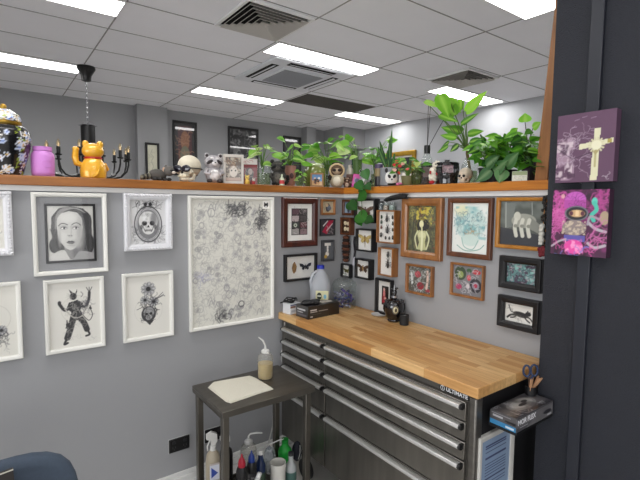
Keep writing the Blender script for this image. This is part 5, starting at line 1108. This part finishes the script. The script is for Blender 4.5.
# garland beside the dark wall
t = thing('hanging_garland', 'black beaded garland with little skulls and a dark red rose beside the dark wall', 'garland', (-.05, -1.352, 1.385)); b = MB(); rr = random.Random(6)
for i in range(46):
    z = .275-i*.0045; b.ell((rr.uniform(-.008, .008), rr.uniform(-.014, .014), z), (.006, .006, .007), n=6, m=5)
b.tube([(0, .0, .28), (.0, .0, .05)], .003, 6).tube([(0, 0, .28), (.045, 0, .285)], .0025, 6); b.build('bead_strands', mat('black_beads', '1d1a14', .4), t)
b = MB()
for z in (.155, .125, .10): b.ell((-.012, .004, z), (.011, .012, .013), n=10, m=7).box(-.021, -.010, -.004, .012, z-.019, z-.008)
b.build('skull_beads', mat('bead_white', 'c8c6bc', .5), t)
b = MB()
for i in range(11): a = i*2.4; r = .004+.0016*i; b.ell((-.01+r*.4*math.cos(a), r*math.cos(a), .055+r*math.sin(a)), (.008, .009, .009), n=8, m=6)
b.build('red_rose', mat('dark_red_rose', '6a1420', .7), t)
# ============================================================ THINGS ON THE WORKTOP
BZ = .9725
def S2(u0, u1, v, y, z0):
    p = at((u0+u1)/2, v, 1, y); q = Vector((p.x, y, z0)); return q, width(u1-u0, q), p.z-z0
pet = glassmat('milky_plastic', 'f0f2f4', .15, .42, 'd8dce2')
# milk jug
q, w, h = S2(311, 330.5, 265, -.085, BZ); t = thing('water_jug', 'translucent plastic milk jug with a blue cap and yellowish label', 'jug', q, facing(q)-.2); R = w/2
b = MB(); prof = []
def sq(r, z, n=28, k=3.2):
    o = []
    for i in range(n):
        a = 2*PI*i/n; c, s_ = math.cos(a), math.sin(a); m = (abs(c)**k+abs(s_)**k)**(-1/k); o.append((r*m*c, r*m*s_, z))
    return o
rings = [sq(R*.92, 0), sq(R, .01), sq(R, h*.5), sq(R*.97, h*.58), sq(R*.78, h*.72, k=2.6), sq(R*.52, h*.84, k=2.2), sq(R*.32, h*.92, k=2), sq(R*.32, h*.95, k=2)]
V = [v for r in rings for v in r]; n = 28; F = [(j*n+i, j*n+(i+1) % n, (j+1)*n+(i+1) % n, (j+1)*n+i) for j in range(len(rings)-1) for i in range(n)]+[tuple(range(n))]
b.add(V, F); b.build('jug_body', pet, t, ang=60)
MB().tube([(-R*.35, -R*.25, h*.86), (-R*.72, -R*.5, h*.82), (-R*.9, -R*.62, h*.66), (-R*.80, -R*.62, h*.5)], R*.15, 10).build('handle', pet, t)
MB().lathe([(R*.38, h*.92), (R*.38, h*.995), (R*.34, h), (0, h)], 24).build('blue_cap', mat('blue_cap', '1c2fa8', .35), t)
l = simple_art('c8c49a', [('e', .28, .72, .2, .22, '1f2a1c'), ('p', [(.12, .68), (.44, .68), (.44, .76), (.12, .76)], 'c8c8b8'), ('e', .75, .7, .12, .14, '6aa0b8'), ('e', .3, .25, .22, .12, '88b0c0'), ('s', 8, (.5, .1, .95, .5), .06, .03, '8a8a5c', .8)], .0015)(R*1.25, h*.36)
MB().box(R*-.28, R*1.0, -R*1.025, -R*.9, h*.07, h*.46).build('label_backing', mat('label_cream', 'c8c49a', .6), t); l.build(t, (R*.36, -R*1.03, h*.085), name='label_print', m=prg)
# glass cloche with wrapped sweets
q, w, h = S2(333, 357, 273, -.125, BZ); q.x = min(q.x, -.09); t = thing('glass_cloche', 'clear domed glass jar filled with purple and blue wrapped pieces in the corner', 'jar', q); R = min(w/2, .085)
MB().lathe([(R*.9, 0), (R*.95, .004), (R*.95, h*.62), (R, h*.64)], 32, caps=False).build('glass_jar', clear, t)
MB().lathe([(R*1.02, h*.64), (R*1.02, h*.67), (R*.93, h*.74), (R*.6, h*.84), (R*.12, h*.88), (R*.08, h*.91)], 32, caps=False).build('domed_lid', clear, t)
MB().ell((0, 0, h*.955), (R*.18, R*.18, h*.045), n=16).build('lid_knob', clear, t)
rr = random.Random(12); kk = 0
for i in range(22):
    a = rr.uniform(0, 6.28); r = R*.68*math.sqrt(rr.random()); zz = .012+.0042*i
    b = MB(); M = Matrix.Rotation(rr.uniform(0, 3), 3, 'Z') @ Matrix.Rotation(rr.uniform(-.8, .8), 3, 'X')
    b.ell((0, 0, 0), (.017, .009, .009), rot=M, n=10, m=6)
    for s in (-1, 1):
        e = M @ Vector((s*.02, 0, 0)); f = M @ Vector((s*.032, .0, .0)); b.tube([e*.8, f], [.003, .010], 6)
    o = b.build('wrapped_sweet', mat(('wrap_purple', 'wrap_blue', 'wrap_silver')[i % 3], ('4a3a8a', '2a3a7c', 'a8a8c0')[i % 3], .25, .3), None, loc=(q.x+r*math.cos(a), q.y+r*math.sin(a), BZ+zz))
    tag(o, ('shiny purple wrapped sweet', 'dark blue wrapped sweet', 'silver lilac wrapped sweet')[i % 3]+' inside the clear domed glass jar', 'sweet', 'wrapped sweets in the glass jar')
# black glove box
A0, A1, A2 = at(296.8, 315.6, 2, BZ), at(308, 319.8, 2, BZ), at(339.2, 313.6, 2, BZ)
fr = A2-A1; sd_ = A0-A1; W_, ang_ = fr.length, math.atan2(fr.y, fr.x); D_ = min(.125, abs(sd_.dot(Vector((-math.sin(ang_), math.cos(ang_), 0)))))
gh = .073; c0 = A1+fr*.5+Vector((-math.sin(ang_), math.cos(ang_), 0))*D_/2
t = thing('glove_box', 'black glove dispenser box with black gloves on top, left end of the worktop', 'box', c0, ang_)
MB().box(-W_/2, W_/2, -D_/2, D_/2, 0, gh).build('carton', mat('carton_black', '1c1a1b', .4), t, bevel=.0015)
simple_art('1d1b1c', [('p', [(.06, .62), (.26, .62), (.26, .72), (.06, .72)], 'c8c8c8'), ('p', [(.06, .48), (.28, .48), (.28, .55), (.06, .55)], 'a8a8a8'), ('p', [(.32, .50), (.62, .50), (.62, .57), (.32, .57)], '8a8a8a'), ('p', [(.06, .30), (.4, .30), (.4, .33), (.06, .33)], '6a6a6a'), ('p', [(.06, .1), (.14, .1), (.14, .2), (.06, .2)], 'b8b8b8'), ('p', [(.66, .0), (.62, 1), (1, 1), (1, 0)], '141213')], .0012)(W_*.98, gh*.96).build(t, (0, -D_/2-.0007, .0015), m=prg, name='front_print')
simple_art('201e20', [('p', [(.1, .6), (.8, .6), (.8, .72), (.1, .72)], 'b0b0b4'), ('p', [(.1, .4), (.6, .4), (.6, .48), (.1, .48)], '8a8a90'), ('p', [(.1, .15), (.9, .15), (.9, .3), (.1, .3)], '4a4c58')], .0012)(D_*.96, gh*.96).build(t, (-W_/2-.0007, 0, .0015), m=prg, name='side_print', rot=(0, 0, -PI/2))
b = MB(); rr = random.Random(5)
for i in range(11): b.ell((rr.uniform(-.085, .0), rr.uniform(-.03, .02), gh+.010), (rr.uniform(.02, .04), rr.uniform(.012, .022), rr.uniform(.007, .013)), rot=Matrix.Rotation(rr.uniform(-.6, .6), 3, 'Z'))
b.build('loose_gloves', mat('black_nitrile', '141416', .45), t)
MB().box(.01, .09, -.03, .02, gh, gh+.003).build('pale_flap', mat('flap_grey', 'a8a29a', .6), t)
# small white box with cable
A0 = at(290.5, 309, 1, -.045); q = Vector((A0.x, -.06, BZ)); t = painted_box('accessory_box', 'small white and blue box under a coiled black cable at the worktop end', q, .085, .07, .062, .12, 'd8dadc', simple_art('dcdee0', [('p', [(0, .6), (.5, .6), (.5, .8), (0, .8)], '8a6a5c'), ('p', [(.0, .84), (.6, .84), (.6, .95), (0, .95)], '3a4a78'), ('e', .82, .4, .16, .42, '2a8ac0'), ('p', [(.1, .2), (.5, .2), (.5, .4), (.1, .4)], 'b8bcc4')], .0012))
b = MB()
for k in range(3): b.tube([(-.03+(.045-.008*k)*math.cos(a)+.015*k, .005+(.022)*math.sin(a), .070+.006*k+.006*math.sin(a*2+k)) for a in np.linspace(0, 2*PI, 22)], .0032, 6)
b.tube([(-.07, -.02, .085), (-.04, -.01, .10), (0, 0, .092), (.04, .01, .080), (.05, .02, .068)], .0032, 6)
o = b.build('black_cable', mat('cable_black', '131314', .5), loc=q); tag(o, 'coiled black cable lying on the small white and blue box', 'cable')
# framed portrait standing on the worktop
picture('framed_photo', 'black frame with white mount and red-skirted figure, standing on the worktop', 'R', -.338, -.472, .9735, 1.186, .03, .014, fb, simple_art('e2e0da', [('p', [(.24, .22), (.78, .22), (.78, .84), (.24, .84)], '1c1414'), ('e', .42, .72, .07, .05, 'd8a89c'), ('p', [(.34, .68), (.5, .68), (.52, .5), (.32, .5)], 'c87878'), ('p', [(.3, .5), (.54, .5), (.66, .4), (.6, .28), (.28, .28)], '9a2c34'), ('e', .5, .44, .1, .04, 'd89c94'), ('e', .4, .76, .05, .02, 'b8a8a0')], .0015), prm=prg)
# glass dish
q = at(379, 315.5, 2, BZ); q.x = min(q.x, -.052); t = thing('round_dish', 'small flat round white dish in front of the standing black frame', 'dish', q); MB().lathe([(.028, .0), (.042, .004), (.047, .010), (.044, .010), (.030, .004), (0, .004)], 30).build('dish_body', mat('white_dish', 'd4d4d2', .25), t)
# skull bottle with cameo
q, w, h = S2(386.5, 406, 285, -.545, BZ); q = Vector((-.075, -.545, BZ)); t = thing('pump_bottle', 'ornate black urn bottle with a pale cameo and a black figure stopper', 'bottle', q, facing(q)+.15); R = w/2; h = at(396, 285, 0, -.075).z-BZ
MB().lathe([(R*.6, 0), (R*.66, .008), (R*.62, .014), (R*.85, h*.14), (R*.99, h*.32), (R, h*.42), (R*.93, h*.52), (R*.84, h*.56), (R*.5, h*.60), (R*.3, h*.63), (R*.3, h*.68)], 32).build('urn_body', gb_, t)
b = MB()
for i in range(14): a = 2*PI*i/14; b.ell((R*.86*math.cos(a), R*.86*math.sin(a), h*.555), (R*.13, R*.13, h*.03), n=8, m=5)
for k in (-1, 1): b.tube([(k*R*.8, 0, h*.54), (k*R*1.05, 0, h*.48), (k*R*1.05, 0, h*.34), (k*R*.93, 0, h*.26)], R*.08, 7)
b.build('relief_band', gb_, t)
MB().lathe([(R*.36, h*.66), (R*.36, h*.71), (0, h*.72)], 20).build('silver_collar', chrome, t)
MB().ell((0, 0, h*.79), (R*.28, R*.26, h*.085), n=14).ell((0, -R*.15, h*.75), (R*.2, R*.2, h*.05)).tube([(-R*.32, 0, h*.88), (0, 0, h*.83), (R*.32, 0, h*.92)], R*.11, 7).tube([(0, 0, h*.82), (0, 0, h*1.0)], [R*.16, R*.08], 8).build('figure_stopper', gb_, t)
MB().ell((0, 0, 0), (R*.36, R*.10, h*.13), n=18).build('cameo_rim', mat('cameo_dark', '5a564c', .4), t, loc=(0, -R*.95, h*.36)); MB().ell((0, 0, 0), (R*.28, R*.08, h*.10), n=18).build('cameo_oval', mat('cameo_cream', 'c8be9a', .4), t, loc=(0, -R*.985, h*.36))
MB().ell((0, 0, 0), (R*.12, R*.05, h*.055), n=12).build('cameo_profile', mat('cameo_ink', '3a3428', .5), t, loc=(R*.02, -R*1.05, h*.36))
q = Vector((-.085, -.632, BZ)); t = thing('small_cup', 'tiny matt black cup beside the ornate black urn bottle', 'cup', q); MB().lathe([(.022, 0), (.025, .002), (.025, .056), (.022, .057), (.022, .040), (0, .040)], 26).build('cup_body', mat('matt_black', '17181a', .6), t); MB().lathe([(.021, .049), (0, .050)], 22, caps=False).build('pale_wax', mat('pale_wax', '9a9a98', .6), t)

# ============================================================ BESIDE THE CABINET END
gx0, gx1, gy0, gy1 = -.424, -.166, -1.476, -1.374
t = thing('glove_box', 'grey and blue glove box held at the right end of the drawer cabinet', 'box', ((gx0+gx1)/2, (gy0+gy1)/2, .828))
W_, D_, gh = gx1-gx0, gy1-gy0, .052
MB().box(-W_/2, W_/2, -D_/2, D_/2, 0, gh).build('carton', mat('carton_grey', '5c5a5c', .4), t, bevel=.0015)
simple_art('6a686a', [('b', 4, '7a7678', .5, 4, .6, 2), ('p', [(0, .0), (.22, 0), (.42, .38), (.0, .3)], '4a484c'), ('e', .84, .42, .11, .16, '1e1d22'), ('p', [(.72, .38), (.86, .36), (.86, .5), (.72, .48)], '1e1d22'), ('p', [(.08, .22), (.3, .22), (.3, .27), (.08, .27)], 'b8b8bc'), ('p', [(.84, .08), (.96, .08), (.96, .2), (.84, .2)], 'b0b0b4'), ('p', [(.0, .94), (1, .94), (1, 1), (0, 1)], '2a282c')], .0012)(W_*.985, gh*.97).build(t, (0, -D_/2-.0007, .001), m=prg, name='front_print')
lettering('MOR FLEX', .026, mat('print_white', 'dcdce0', .5), t, (-W_*.24, -D_/2-.0015, gh*.64), (PI/2, 0, 0), bold=.0005)
simple_art('4a484a', [('p', [(0, 0), (1, 0), (1, .36), (0, .36)], '2f7aa8'), ('p', [(.1, .6), (.5, .6), (.5, .75), (.1, .75)], 'a8a8ac'), ('p', [(.05, .82), (.8, .82), (.8, .9), (.05, .9)], '7a787c'), ('p', [(.6, .08), (.92, .08), (.92, .22), (.6, .22)], 'c8d4dc'), ('p', [(.55, .5), (.98, .45), (.98, .62), (.6, .62)], '1c1b1e')], .0012)(D_*.985, gh*.97).build(t, (-W_/2-.0007, 0, .001), m=prg, name='side_print', rot=(0, 0, -PI/2))
simple_art('5a585a', [('e', .5, .55, .33, .36, '8a8886'), ('e', .52, .58, .26, .26, 'a8a6a2'), ('e', .5, .5, .1, .08, '2c2a2c'), ('e', .62, .62, .07, .08, '3c3a3c'), ('p', [(0, 0), (1, 0), (1, .16), (0, .16)], '2c2a2e'), ('s', 12, (.05, .03, .95, .13), .03, .012, 'c0c0c4', .8), ('s', 10, (.05, .85, .5, .97), .03, .012, 'b8b8bc', .8), ('b', 6, '3a383c', .6, 5, .7, 4)], .0015)(W_*.985, D_*.97).build(t, (0, -D_/2+.001, gh+.0009), flat=True, name='top_print', m=prg)
t = thing('box_holder', 'black metal holder bracket carrying the grey and blue glove box', 'bracket', ((gx0+gx1)/2, (gy0+gy1)/2, .819))
MB().box(-W_/2-.002, W_/2+.002, -D_/2-.002, D_/2+.003, 0, .008).box(-W_/2, W_/2, D_/2+.0005, D_/2+.0035, .008, .05).build('bracket_body', black_m, t)
# cup with scissors and spatulas
q = Vector((-.190, -1.400, .8815)); t = thing('tool_cup', 'small black cup standing on the glove box, full of spatulas', 'cup', q); MB().lathe([(.016, 0), (.020, .002), (.021, .036), (.019, .036), (.018, .006), (0, .006)], 24).build('cup_body', black_m, t)
for i, (dx, dy, lx, ly) in enumerate(((-.008, -.006, -.028, -.016), (-.002, .004, .002, -.004), (.004, -.006, .016, -.022), (.009, .001, .036, -.010), (.006, .006, .028, -.028), (-.006, .004, -.014, -.008))):
    a = Vector((dx*.6, dy*.6, .008)); b_ = Vector((lx, ly, .072)); d = (b_-a).normalized(); s = d.cross(Vector((0, 1, 0))).normalized()*.0085; n_ = d.cross(s).normalized()*.0008
    m_ = MB(); pts = []
    for f, ww in ((0, .5), (.0, 1), (.9, 1), (.97, .75), (1, .3)): pts += [a.lerp(b_, f)-s*ww, a.lerp(b_, f)+s*ww]
    V = [p-n_ for p in pts]+[p+n_ for p in pts]; F = []
    for j in range(4): F += [(2*j, 2*j+1, 2*j+3, 2*j+2), (10+2*j, 12+2*j, 13+2*j, 11+2*j), (2*j, 2*j+2, 12+2*j, 10+2*j), (2*j+1, 11+2*j, 13+2*j, 3+2*j)]
    m_.add(V, F); o = m_.build('wooden_spatula', mat('spatula_wood', 'd0a078', .6), loc=q, smooth=False); tag(o, 'pale wooden spatula standing in the small black cup beside the dark wall', 'spatula', 'wooden spatulas in the black cup')
t = thing('scissors', 'dark blue handled scissors standing upright in the small black cup', 'scissors', (q.x-.010, q.y+.0, q.z+.008), facing(q))
MB().tube([(-.004, -.003, .0), (-.005, -.003, .065)], [.001, .004], 6).tube([(.004, .003, 0), (.003, .003, .065)], [.001, .004], 6).build('blades', chrome, t)
for sx, hz in ((-1, .100), (1, .108)):
    MB().tube([(sx*.013+.012*math.cos(a)*1.0, -.002*sx, hz-.012+.022*math.sin(a)) for a in np.linspace(0, 2*PI, 21)], .0042, 8).tube([(sx*.002, -.002*sx, .05), (sx*.008, -.002*sx, hz-.032)], .0045, 8).build('handle', mat('scissor_blue', '223252', .35), t)
# certificate
x0 = at(480.5, 440, 1, -1.37).x; x1 = at(515, 437, 1, -1.37).x; zt = at(480.5, 439.5, 1, -1.37).z; w_ = x1-x0
t = thing('framed_certificate', 'white framed pale blue certificate hanging on the cabinet end under the glove box', 'picture', ((x0+x1)/2, -1.3625, zt-.31)); t.location.y = -1.3545
frame_ring(w_, .31, .022, .016).build('frame', mat('white_certificate_frame', 'c8c6c0', .4), t, loc=(0, 0, 0)); MB().box(-w_/2+.02, w_/2-.02, -.006, -.002, .02, .29).build('backing_board', paper, t)
simple_art('8ea4c0', [('p', [(.14, y), (.86, y), (.86, y+.012*k), (.14, y+.012*k)], '34406a') for y, k in ((.88, 2), (.85, 1.4), (.80, 1), (.70, 2.4), (.62, 1), (.58, 1), (.54, 1), (.50, 1), (.46, 1), (.40, 1.6), (.34, 1), (.30, 1))], .0016)(w_-.044, .266).build(t, (0, -.0075, .022), m=prg)

# ============================================================ ON THE CART
q = Vector((-.757, -.295, .7205)); w = width(15.5, q); R = w/2
def wash(name, label, q, R, h, fill, lvl, spout, cat='bottle'):
    t = thing(name, label, cat, q, facing(q))
    MB().lathe([(R*.92, 0), (R, .005), (R, h*.72), (R*.9, h*.8), (R*.6, h*.88), (R*.42, h*.91)], 28, caps=False).lathe([(R*.92, .0), (0, .0)], 28, caps=False).build('bottle_body', glassmat('squeeze_plastic', 'f2f2ee', .15, .16, 'e0e0dc'), t)
    if fill: MB().lathe([(R*.9, .003), (R*.95, .007), (R*.95, h*lvl), (0, h*lvl)], 26).build('liquid', mat('liquid_'+fill, fill, .3), t)
    MB().lathe([(R*.5, h*.88), (R*.5, h*.96), (R*.25, h*1.0), (0, h*1.0)], 22).build('screw_cap', mat('cap_white', 'd4d4d0', .4), t)
    MB().tube([(0, 0, h*.98)]+spout, [R*.16]+[R*.11]*(len(spout)-1)+[R*.06], 8).build('curved_spout', mat('spout_white', 'd8d8d4', .4), t); return t
ht = at(266, 349, 1, -.295).z-.7205
wash('wash_bottle', 'squeeze bottle of pale yellow liquid with a bent spout on the cart top', q, R, ht, 'c0a662', .52, [(0, 0, ht*1.12), (-R*.3, 0, ht*1.3), (-R*.85, 0, ht*1.42)])
P = [at(u, v, 2, .7205) for u, v in [(208, 388), (213, 383), (250, 376.5), (256, 379), (273.5, 389.5), (262, 393), (231, 403.5), (226, 402)]]
c0 = sum(P, Vector())/8; m_ = MB(); m_.prism([(p.x-c0.x, p.y-c0.y) for p in P], 0, .0035, 'xy'); m_.prism([((p.x-c0.x)*.97+.002, (p.y-c0.y)*.96+.003) for p in P], .0037, .0065, 'xy')
tag(m_.build('paper_towel', mat('paper_towel', 'dcd8c8', .9, bump=.3, bscale=90), loc=(c0.x, c0.y, .7205), bevel=.001), 'folded cream paper towel lying on the steel cart top', 'paper towel')
SZ = .1865
def C(u0, u1, v, y): return S2(u0, u1, v, y, SZ)
def spray(label, q, R, h, body, lower, lab):
    t = thing('spray_bottle', label, 'bottle', q, facing(q)+.2)
    MB().lathe([(R*.9, 0), (R, .006), (R, h*.58), (R*.85, h*.68), (R*.4, h*.74)], 26).build('bottle_body', body, t)
    if lab: simple_art('c8c0bc', [('p', [(0, .55), (1, .55), (1, .95), (0, .95)], 'd8dce8'), ('p', [(.15, .6), (.85, .72), (.15, .9)], '2c4ca8'), ('p', [(0, 0), (1, 0), (1, .5), (0, .5)], 'a8787c'), ('s', 8, (.1, .05, .9, .45), .08, .04, 'c8a8a0', .8)], .0015)(R*1.3, h*.5).build(t, (0, -R*1.03, h*.10), m=prg, name='label_print')
    MB().lathe([(R*.42, h*.73), (R*.42, h*.80), (R*.3, h*.81)], 20).prism([(-R*.9, h*.90), (-R*.9, h*.97), (-R*.2, h*1.0), (R*.55, h*.96), (R*.6, h*.86), (R*.25, h*.80), (-R*.25, h*.80), (-R*.3, h*.88)], -R*.25, R*.25, 'xz').build('spray_head', mat('spray_white', 'd2d2ce', .4), t, bevel=.002)
    MB().tube([(-R*.4, 0, h*.88), (-R*.75, 0, h*.80), (-R*.7, 0, h*.74)], R*.1, 7).build('trigger', mat('spray_white', 'd2d2ce'), t); return t
q, w, h = C(205.5, 220, 431, -.33); spray('amber spray bottle with a blue and white label between the left cart legs', q, w/2, h, mat('amber_plastic', 'aaa08c', .3), 0, True)
q, w, h = C(219, 233, 434, -.235); spray('black spray bottle with a white head behind the front left cart leg', q, w/2*.95, h, mat('black_bottle', '18181a', .35), 0, False)
q, w, h = C(240.5, 256.5, 439, -.235); wash('wash_bottle', 'empty clear wash bottle with a long curved spout on the lower cart shelf', q, w/2, h, None, 0, [(0, 0, h*1.08), (w*.1, 0, h*1.14), (w*.5, 0, h*1.16), (w*.85, 0, h*1.14)])
def ink(label, u0, u1, v, y, capc, body, lab, name='ink_bottle'):
    q, w, h = C(u0, u1, v, y); R = w/2; t = thing(name, label, 'bottle', q, facing(q)); hs = h*.78
    MB().lathe([(R*.92, 0), (R, .004), (R, hs*.86), (R*.8, hs*.95), (R*.45, hs)], 24).build('bottle_body', body, t)
    MB().lathe([(R*.62, hs*.95), (R*.66, hs*1.04), (R*.55, h*.88), (R*.22, h*.94), (R*.12, h*1.0), (0, h)], 20).build('pointed_cap', mat('cap_'+capc, capc, .35), t)
    if lab: simple_art(lab, [('s', 16, (.05, .1, .95, .9), .1, .07, '1c1c1e' if lab > '8' else 'b8b8b8', .9)], .0012)(R*1.5, hs*.5).build(t, (0, -R*1.02, hs*.2), m=prg, name='label_print')
    return t
ink('black ink bottle with a red pointed cap on the lower cart shelf', 236, 247.5, 454, -.43, 'b01c34', mat('black_bottle', '18181a'), 'c8c8c4')
ink('black ink bottle with a blue pointed cap next to the red-capped one', 246.5, 256.5, 450.5, -.40, '1c3c8c', mat('black_bottle', '18181a'), '2c2c30')
q, w, h = C(255.5, 265.5, 450, -.37); bottle('squeeze_bottle', 'navy blue bottle with a square white cap on the lower cart shelf', q, w/2, h, mat('navy_plastic', '18284c', .35), neck=.5, shoulder=.62, cap=mat('cap_white', 'd4d4d0'), label_c='3a4c3c', lab=(.2, .45))
q, w, h = C(262, 277, 447, -.29); t = thing('crumpled_bag', 'crumpled clear plastic bag between the navy bottle and the green bottle', 'plastic bag', q); rr = random.Random(8); b = MB(); b.ell((0, 0, h*.5), (w*.42, w*.34, h*.5), n=20, m=14)
b.V = [(x*(1+rr.uniform(-.2, .2)), y*(1+rr.uniform(-.2, .2)), max(0, z*(1+rr.uniform(-.08, .08)))) for x, y, z in b.V]; b.build('bag_film', glassmat('bag_film', 'e8ecee', .15, .35, 'c8ccd0'), t, ang=20)
MB().lathe([(w*.2, .003), (w*.22, h*.35), (w*.05, h*.5)], 12).build('white_contents', mat('cap_white', 'd4d4d0'), t)
q, w, h = C(270, 286, 462, -.42); t = thing('plastic_tub', 'open white plastic tub at the front of the lower cart shelf', 'tub', q); R = w/2; MB().lathe([(R*.88, 0), (R*.92, .003), (R*.94, h*.82), (R, h*.84), (R, h), (R*.9, h), (R*.88, h*.8), (R*.86, .006), (0, .006)], 30).build('tub_wall', mat('white_tub', 'd6d4cc', .4), t)
q, w, h = C(278, 292, 438, -.27); t = thing('green_bottle', 'bright green plastic bottle at the back of the lower cart shelf', 'bottle', q); R = w/2
MB().lathe([(R*.95, 0), (R, .005), (R, h*.5), (R*.85, h*.62), (R*.5, h*.72), (R*.45, h*.85)], 26).build('bottle_body', mat('green_plastic', '1fa83c', .3), t); MB().lathe([(R*.5, h*.84), (R*.5, h*.97), (0, h)], 20).build('cap', mat('green_cap', '178a30', .35), t)
MB().tube([(0, 0, h*.96), (-R*.8, 0, h*1.0), (-R*2.0, .0, h*.98), (-R*3.0, .02, h*.9)], .0035, 7).build('white_tube', MATS['spout_white'], t)
q, w, h = C(285.5, 296.5, 452, -.42); bottle('small_bottle', 'small clear bottle with a dark pump and teal label right of the white tub', q, w/2, h, mat('pale_plastic', 'a8acac', .3), neck=.45, shoulder=.55, label_c='4a6a62', cap=mat('cap_dark', '2a2c30', .4), lab=(.12, .4))
q, w, h = C(291, 303, 441, -.28); t = thing('dark_pouch', 'dark navy crumpled pouch at the right end of the lower cart shelf', 'pouch', q); b = MB(); rr = random.Random(14); b.ell((0, 0, h*.5), (w*.40, w*.36, h*.5), n=18, m=12); b.V = [(x*(1+rr.uniform(-.14, .14)), y*(1+rr.uniform(-.14, .14)), max(0, z)) for x, y, z in b.V]; b.build('pouch_body', mat('navy_cloth', '171a28', .7), t, ang=30)
MB().tube([(-w*.1, -w*.36, h*.2), (w*.05, -w*.40, h*.5), (w*.1, -w*.3, h*.85)], .002, 6).build('pale_cord', mat('cap_white', 'd4d4d0'), t)
a = at(247, 480, 1, -.475); b_ = at(259.5, 470.5, 1, -.475); b0 = Vector((a.x, -.475, SZ+.03)); t = thing('white_tube', 'white squeeze tube leaning across the front of the lower cart shelf', 'tube', (a.x, -.478, SZ+.001)); d = Vector((b_.x-a.x, 0, b_.z-SZ-.02))
MB().tube([(0, 0, .012), d*.85+Vector((0, 0, .01))], [.010, .012], 12).build('tube_body', mat('cap_white', 'd4d4d0'), t); MB().tube([d*.86+Vector((0, 0, .01)), d*1.0+Vector((0, 0, .01))], .011, 12).build('tube_cap', mat('cap_bright', 'e4e4e2', .4), t)
# hose down behind the cart, cable at the cabinet end
P = [at(275, 372, 1, -.165), at(273.5, 400, 1, -.155), at(273, 425, 1, -.15), at(268, 445, 1, -.15), at(262, 462, 1, -.15)]
b = MB(); b.tube([p-P[-1] for p in P], .004, 8); o = b.build('clear_hose', mat('spout_white', 'd8d8d4'), loc=P[-1]); tag(o, 'thin white hose hanging down behind the back right cart leg', 'hose')
P = [at(284, 345, 1, -.012), at(281.5, 352, 1, -.012), at(281.5, 360, 1, -.012), at(284, 368, 1, -.012)]
b = MB(); b.tube([p-P[-1] for p in P], .004, 8); o = b.build('white_cable', mat('cap_white', 'd4d4d0'), loc=P[-1]); tag(o, 'short white cable loop on the wall beside the cabinet left end', 'cable')

# ============================================================ CHAIR
cx, cy = -1.905, -.62; blue = mat('slate_blue_fabric', '44505f', .85, vary=.06, vscale=80, bump=.1, bscale=300)
t = thing('task_chair', 'slate blue upholstered chair cut off at the bottom left corner', 'chair', (cx, cy, 0))
def pad(w, hgt, th, n=40, k=3.6):
    b = MB(); rings = []
    for f, g in ((-.5, .86), (-.42, .97), (-.2, 1), (.2, 1), (.42, .97), (.5, .86)):
        r = []
        for i in range(n):
            a = 2*PI*i/n; c, s_ = math.cos(a), math.sin(a); m = (abs(c)**k+abs(s_)**k)**(-1/k); x = w/2*m*c*g; z = hgt/2*m*s_*g; r.append((x, f*th-.35*x*x, z))
        rings.append(r)
    V = [v for r in rings for v in r]; F = [(j*n+i, j*n+(i+1) % n, (j+1)*n+(i+1) % n, (j+1)*n+i) for j in range(5) for i in range(n)]+[tuple(range(n)), tuple(5*n+i for i in range(n-1, -1, -1))]
    return b.add(V, F)
o = pad(.48, .42, .06).build('backrest', blue, t, ang=70, loc=(0, 0, .60)); o.rotation_euler = (-.05, -.05, .0)
o = pad(.48, .46, .08).build('seat', blue, t, ang=70, loc=(0, -.26, .43)); o.rotation_euler = (PI/2, 0, 0)
MB().tube([(0, .05, .62), (0, .08, .45), (0, -.05, .38), (0, -.26, .385)], .022, 8).build('back_bracket', blk, t)
MB().lathe([(.03, .08), (.03, .25), (.02, .25), (.02, .40)], 18, o=(0, -.26, 0)).build('gas_column', blk, t)
for k in range(5):
    a = 2*PI*k/5+.3; e = Vector((.28*math.cos(a), .28*math.sin(a)-.26, .07)); l = MB().tube([(0, -.26, .10), e], [.025, .016], 8).build('base_leg', blk, t)
    MB().lathe([(0, -.02), (.03, -.02), (.03, .02), (0, .02)], 16).build('castor_wheel', rub, l, loc=(e.x, e.y, .0305)); col.objects[-1].rotation_euler = (0, PI/2, a)
P = [at(-22, 474, 1, -.69), at(13, 466.5, 1, -.69), at(28, 496, 1, -.70), at(-22, 505, 1, -.70)]
zb = .4735; c0 = Vector((P[0].x*.5+P[1].x*.5, -.70, zb)); wq = .26; t = thing('grey_folder', 'dark grey folder with a pale edge standing on the slate blue chair', 'folder', (P[1].x-.12, -.70, zb), 0)
ztop = P[1].z-zb; pr = [(-.15, 0), (.135, 0), (.12, ztop), (-.15, ztop-.03)]
MB().prism(pr, -.008, .008, 'xz').build('folder_cover', mat('folder_grey', '2f2b29', .7), t, bevel=.002); MB().tube([(.12, -.009, ztop), (-.15, -.009, ztop-.03)], .002, 6).build('pale_edge', mat('folder_edge', 'b8b4a8', .6), t)
scn.view_settings.view_transform='Standard'
scn.view_settings.look='None'
scn.view_settings.exposure=0.25
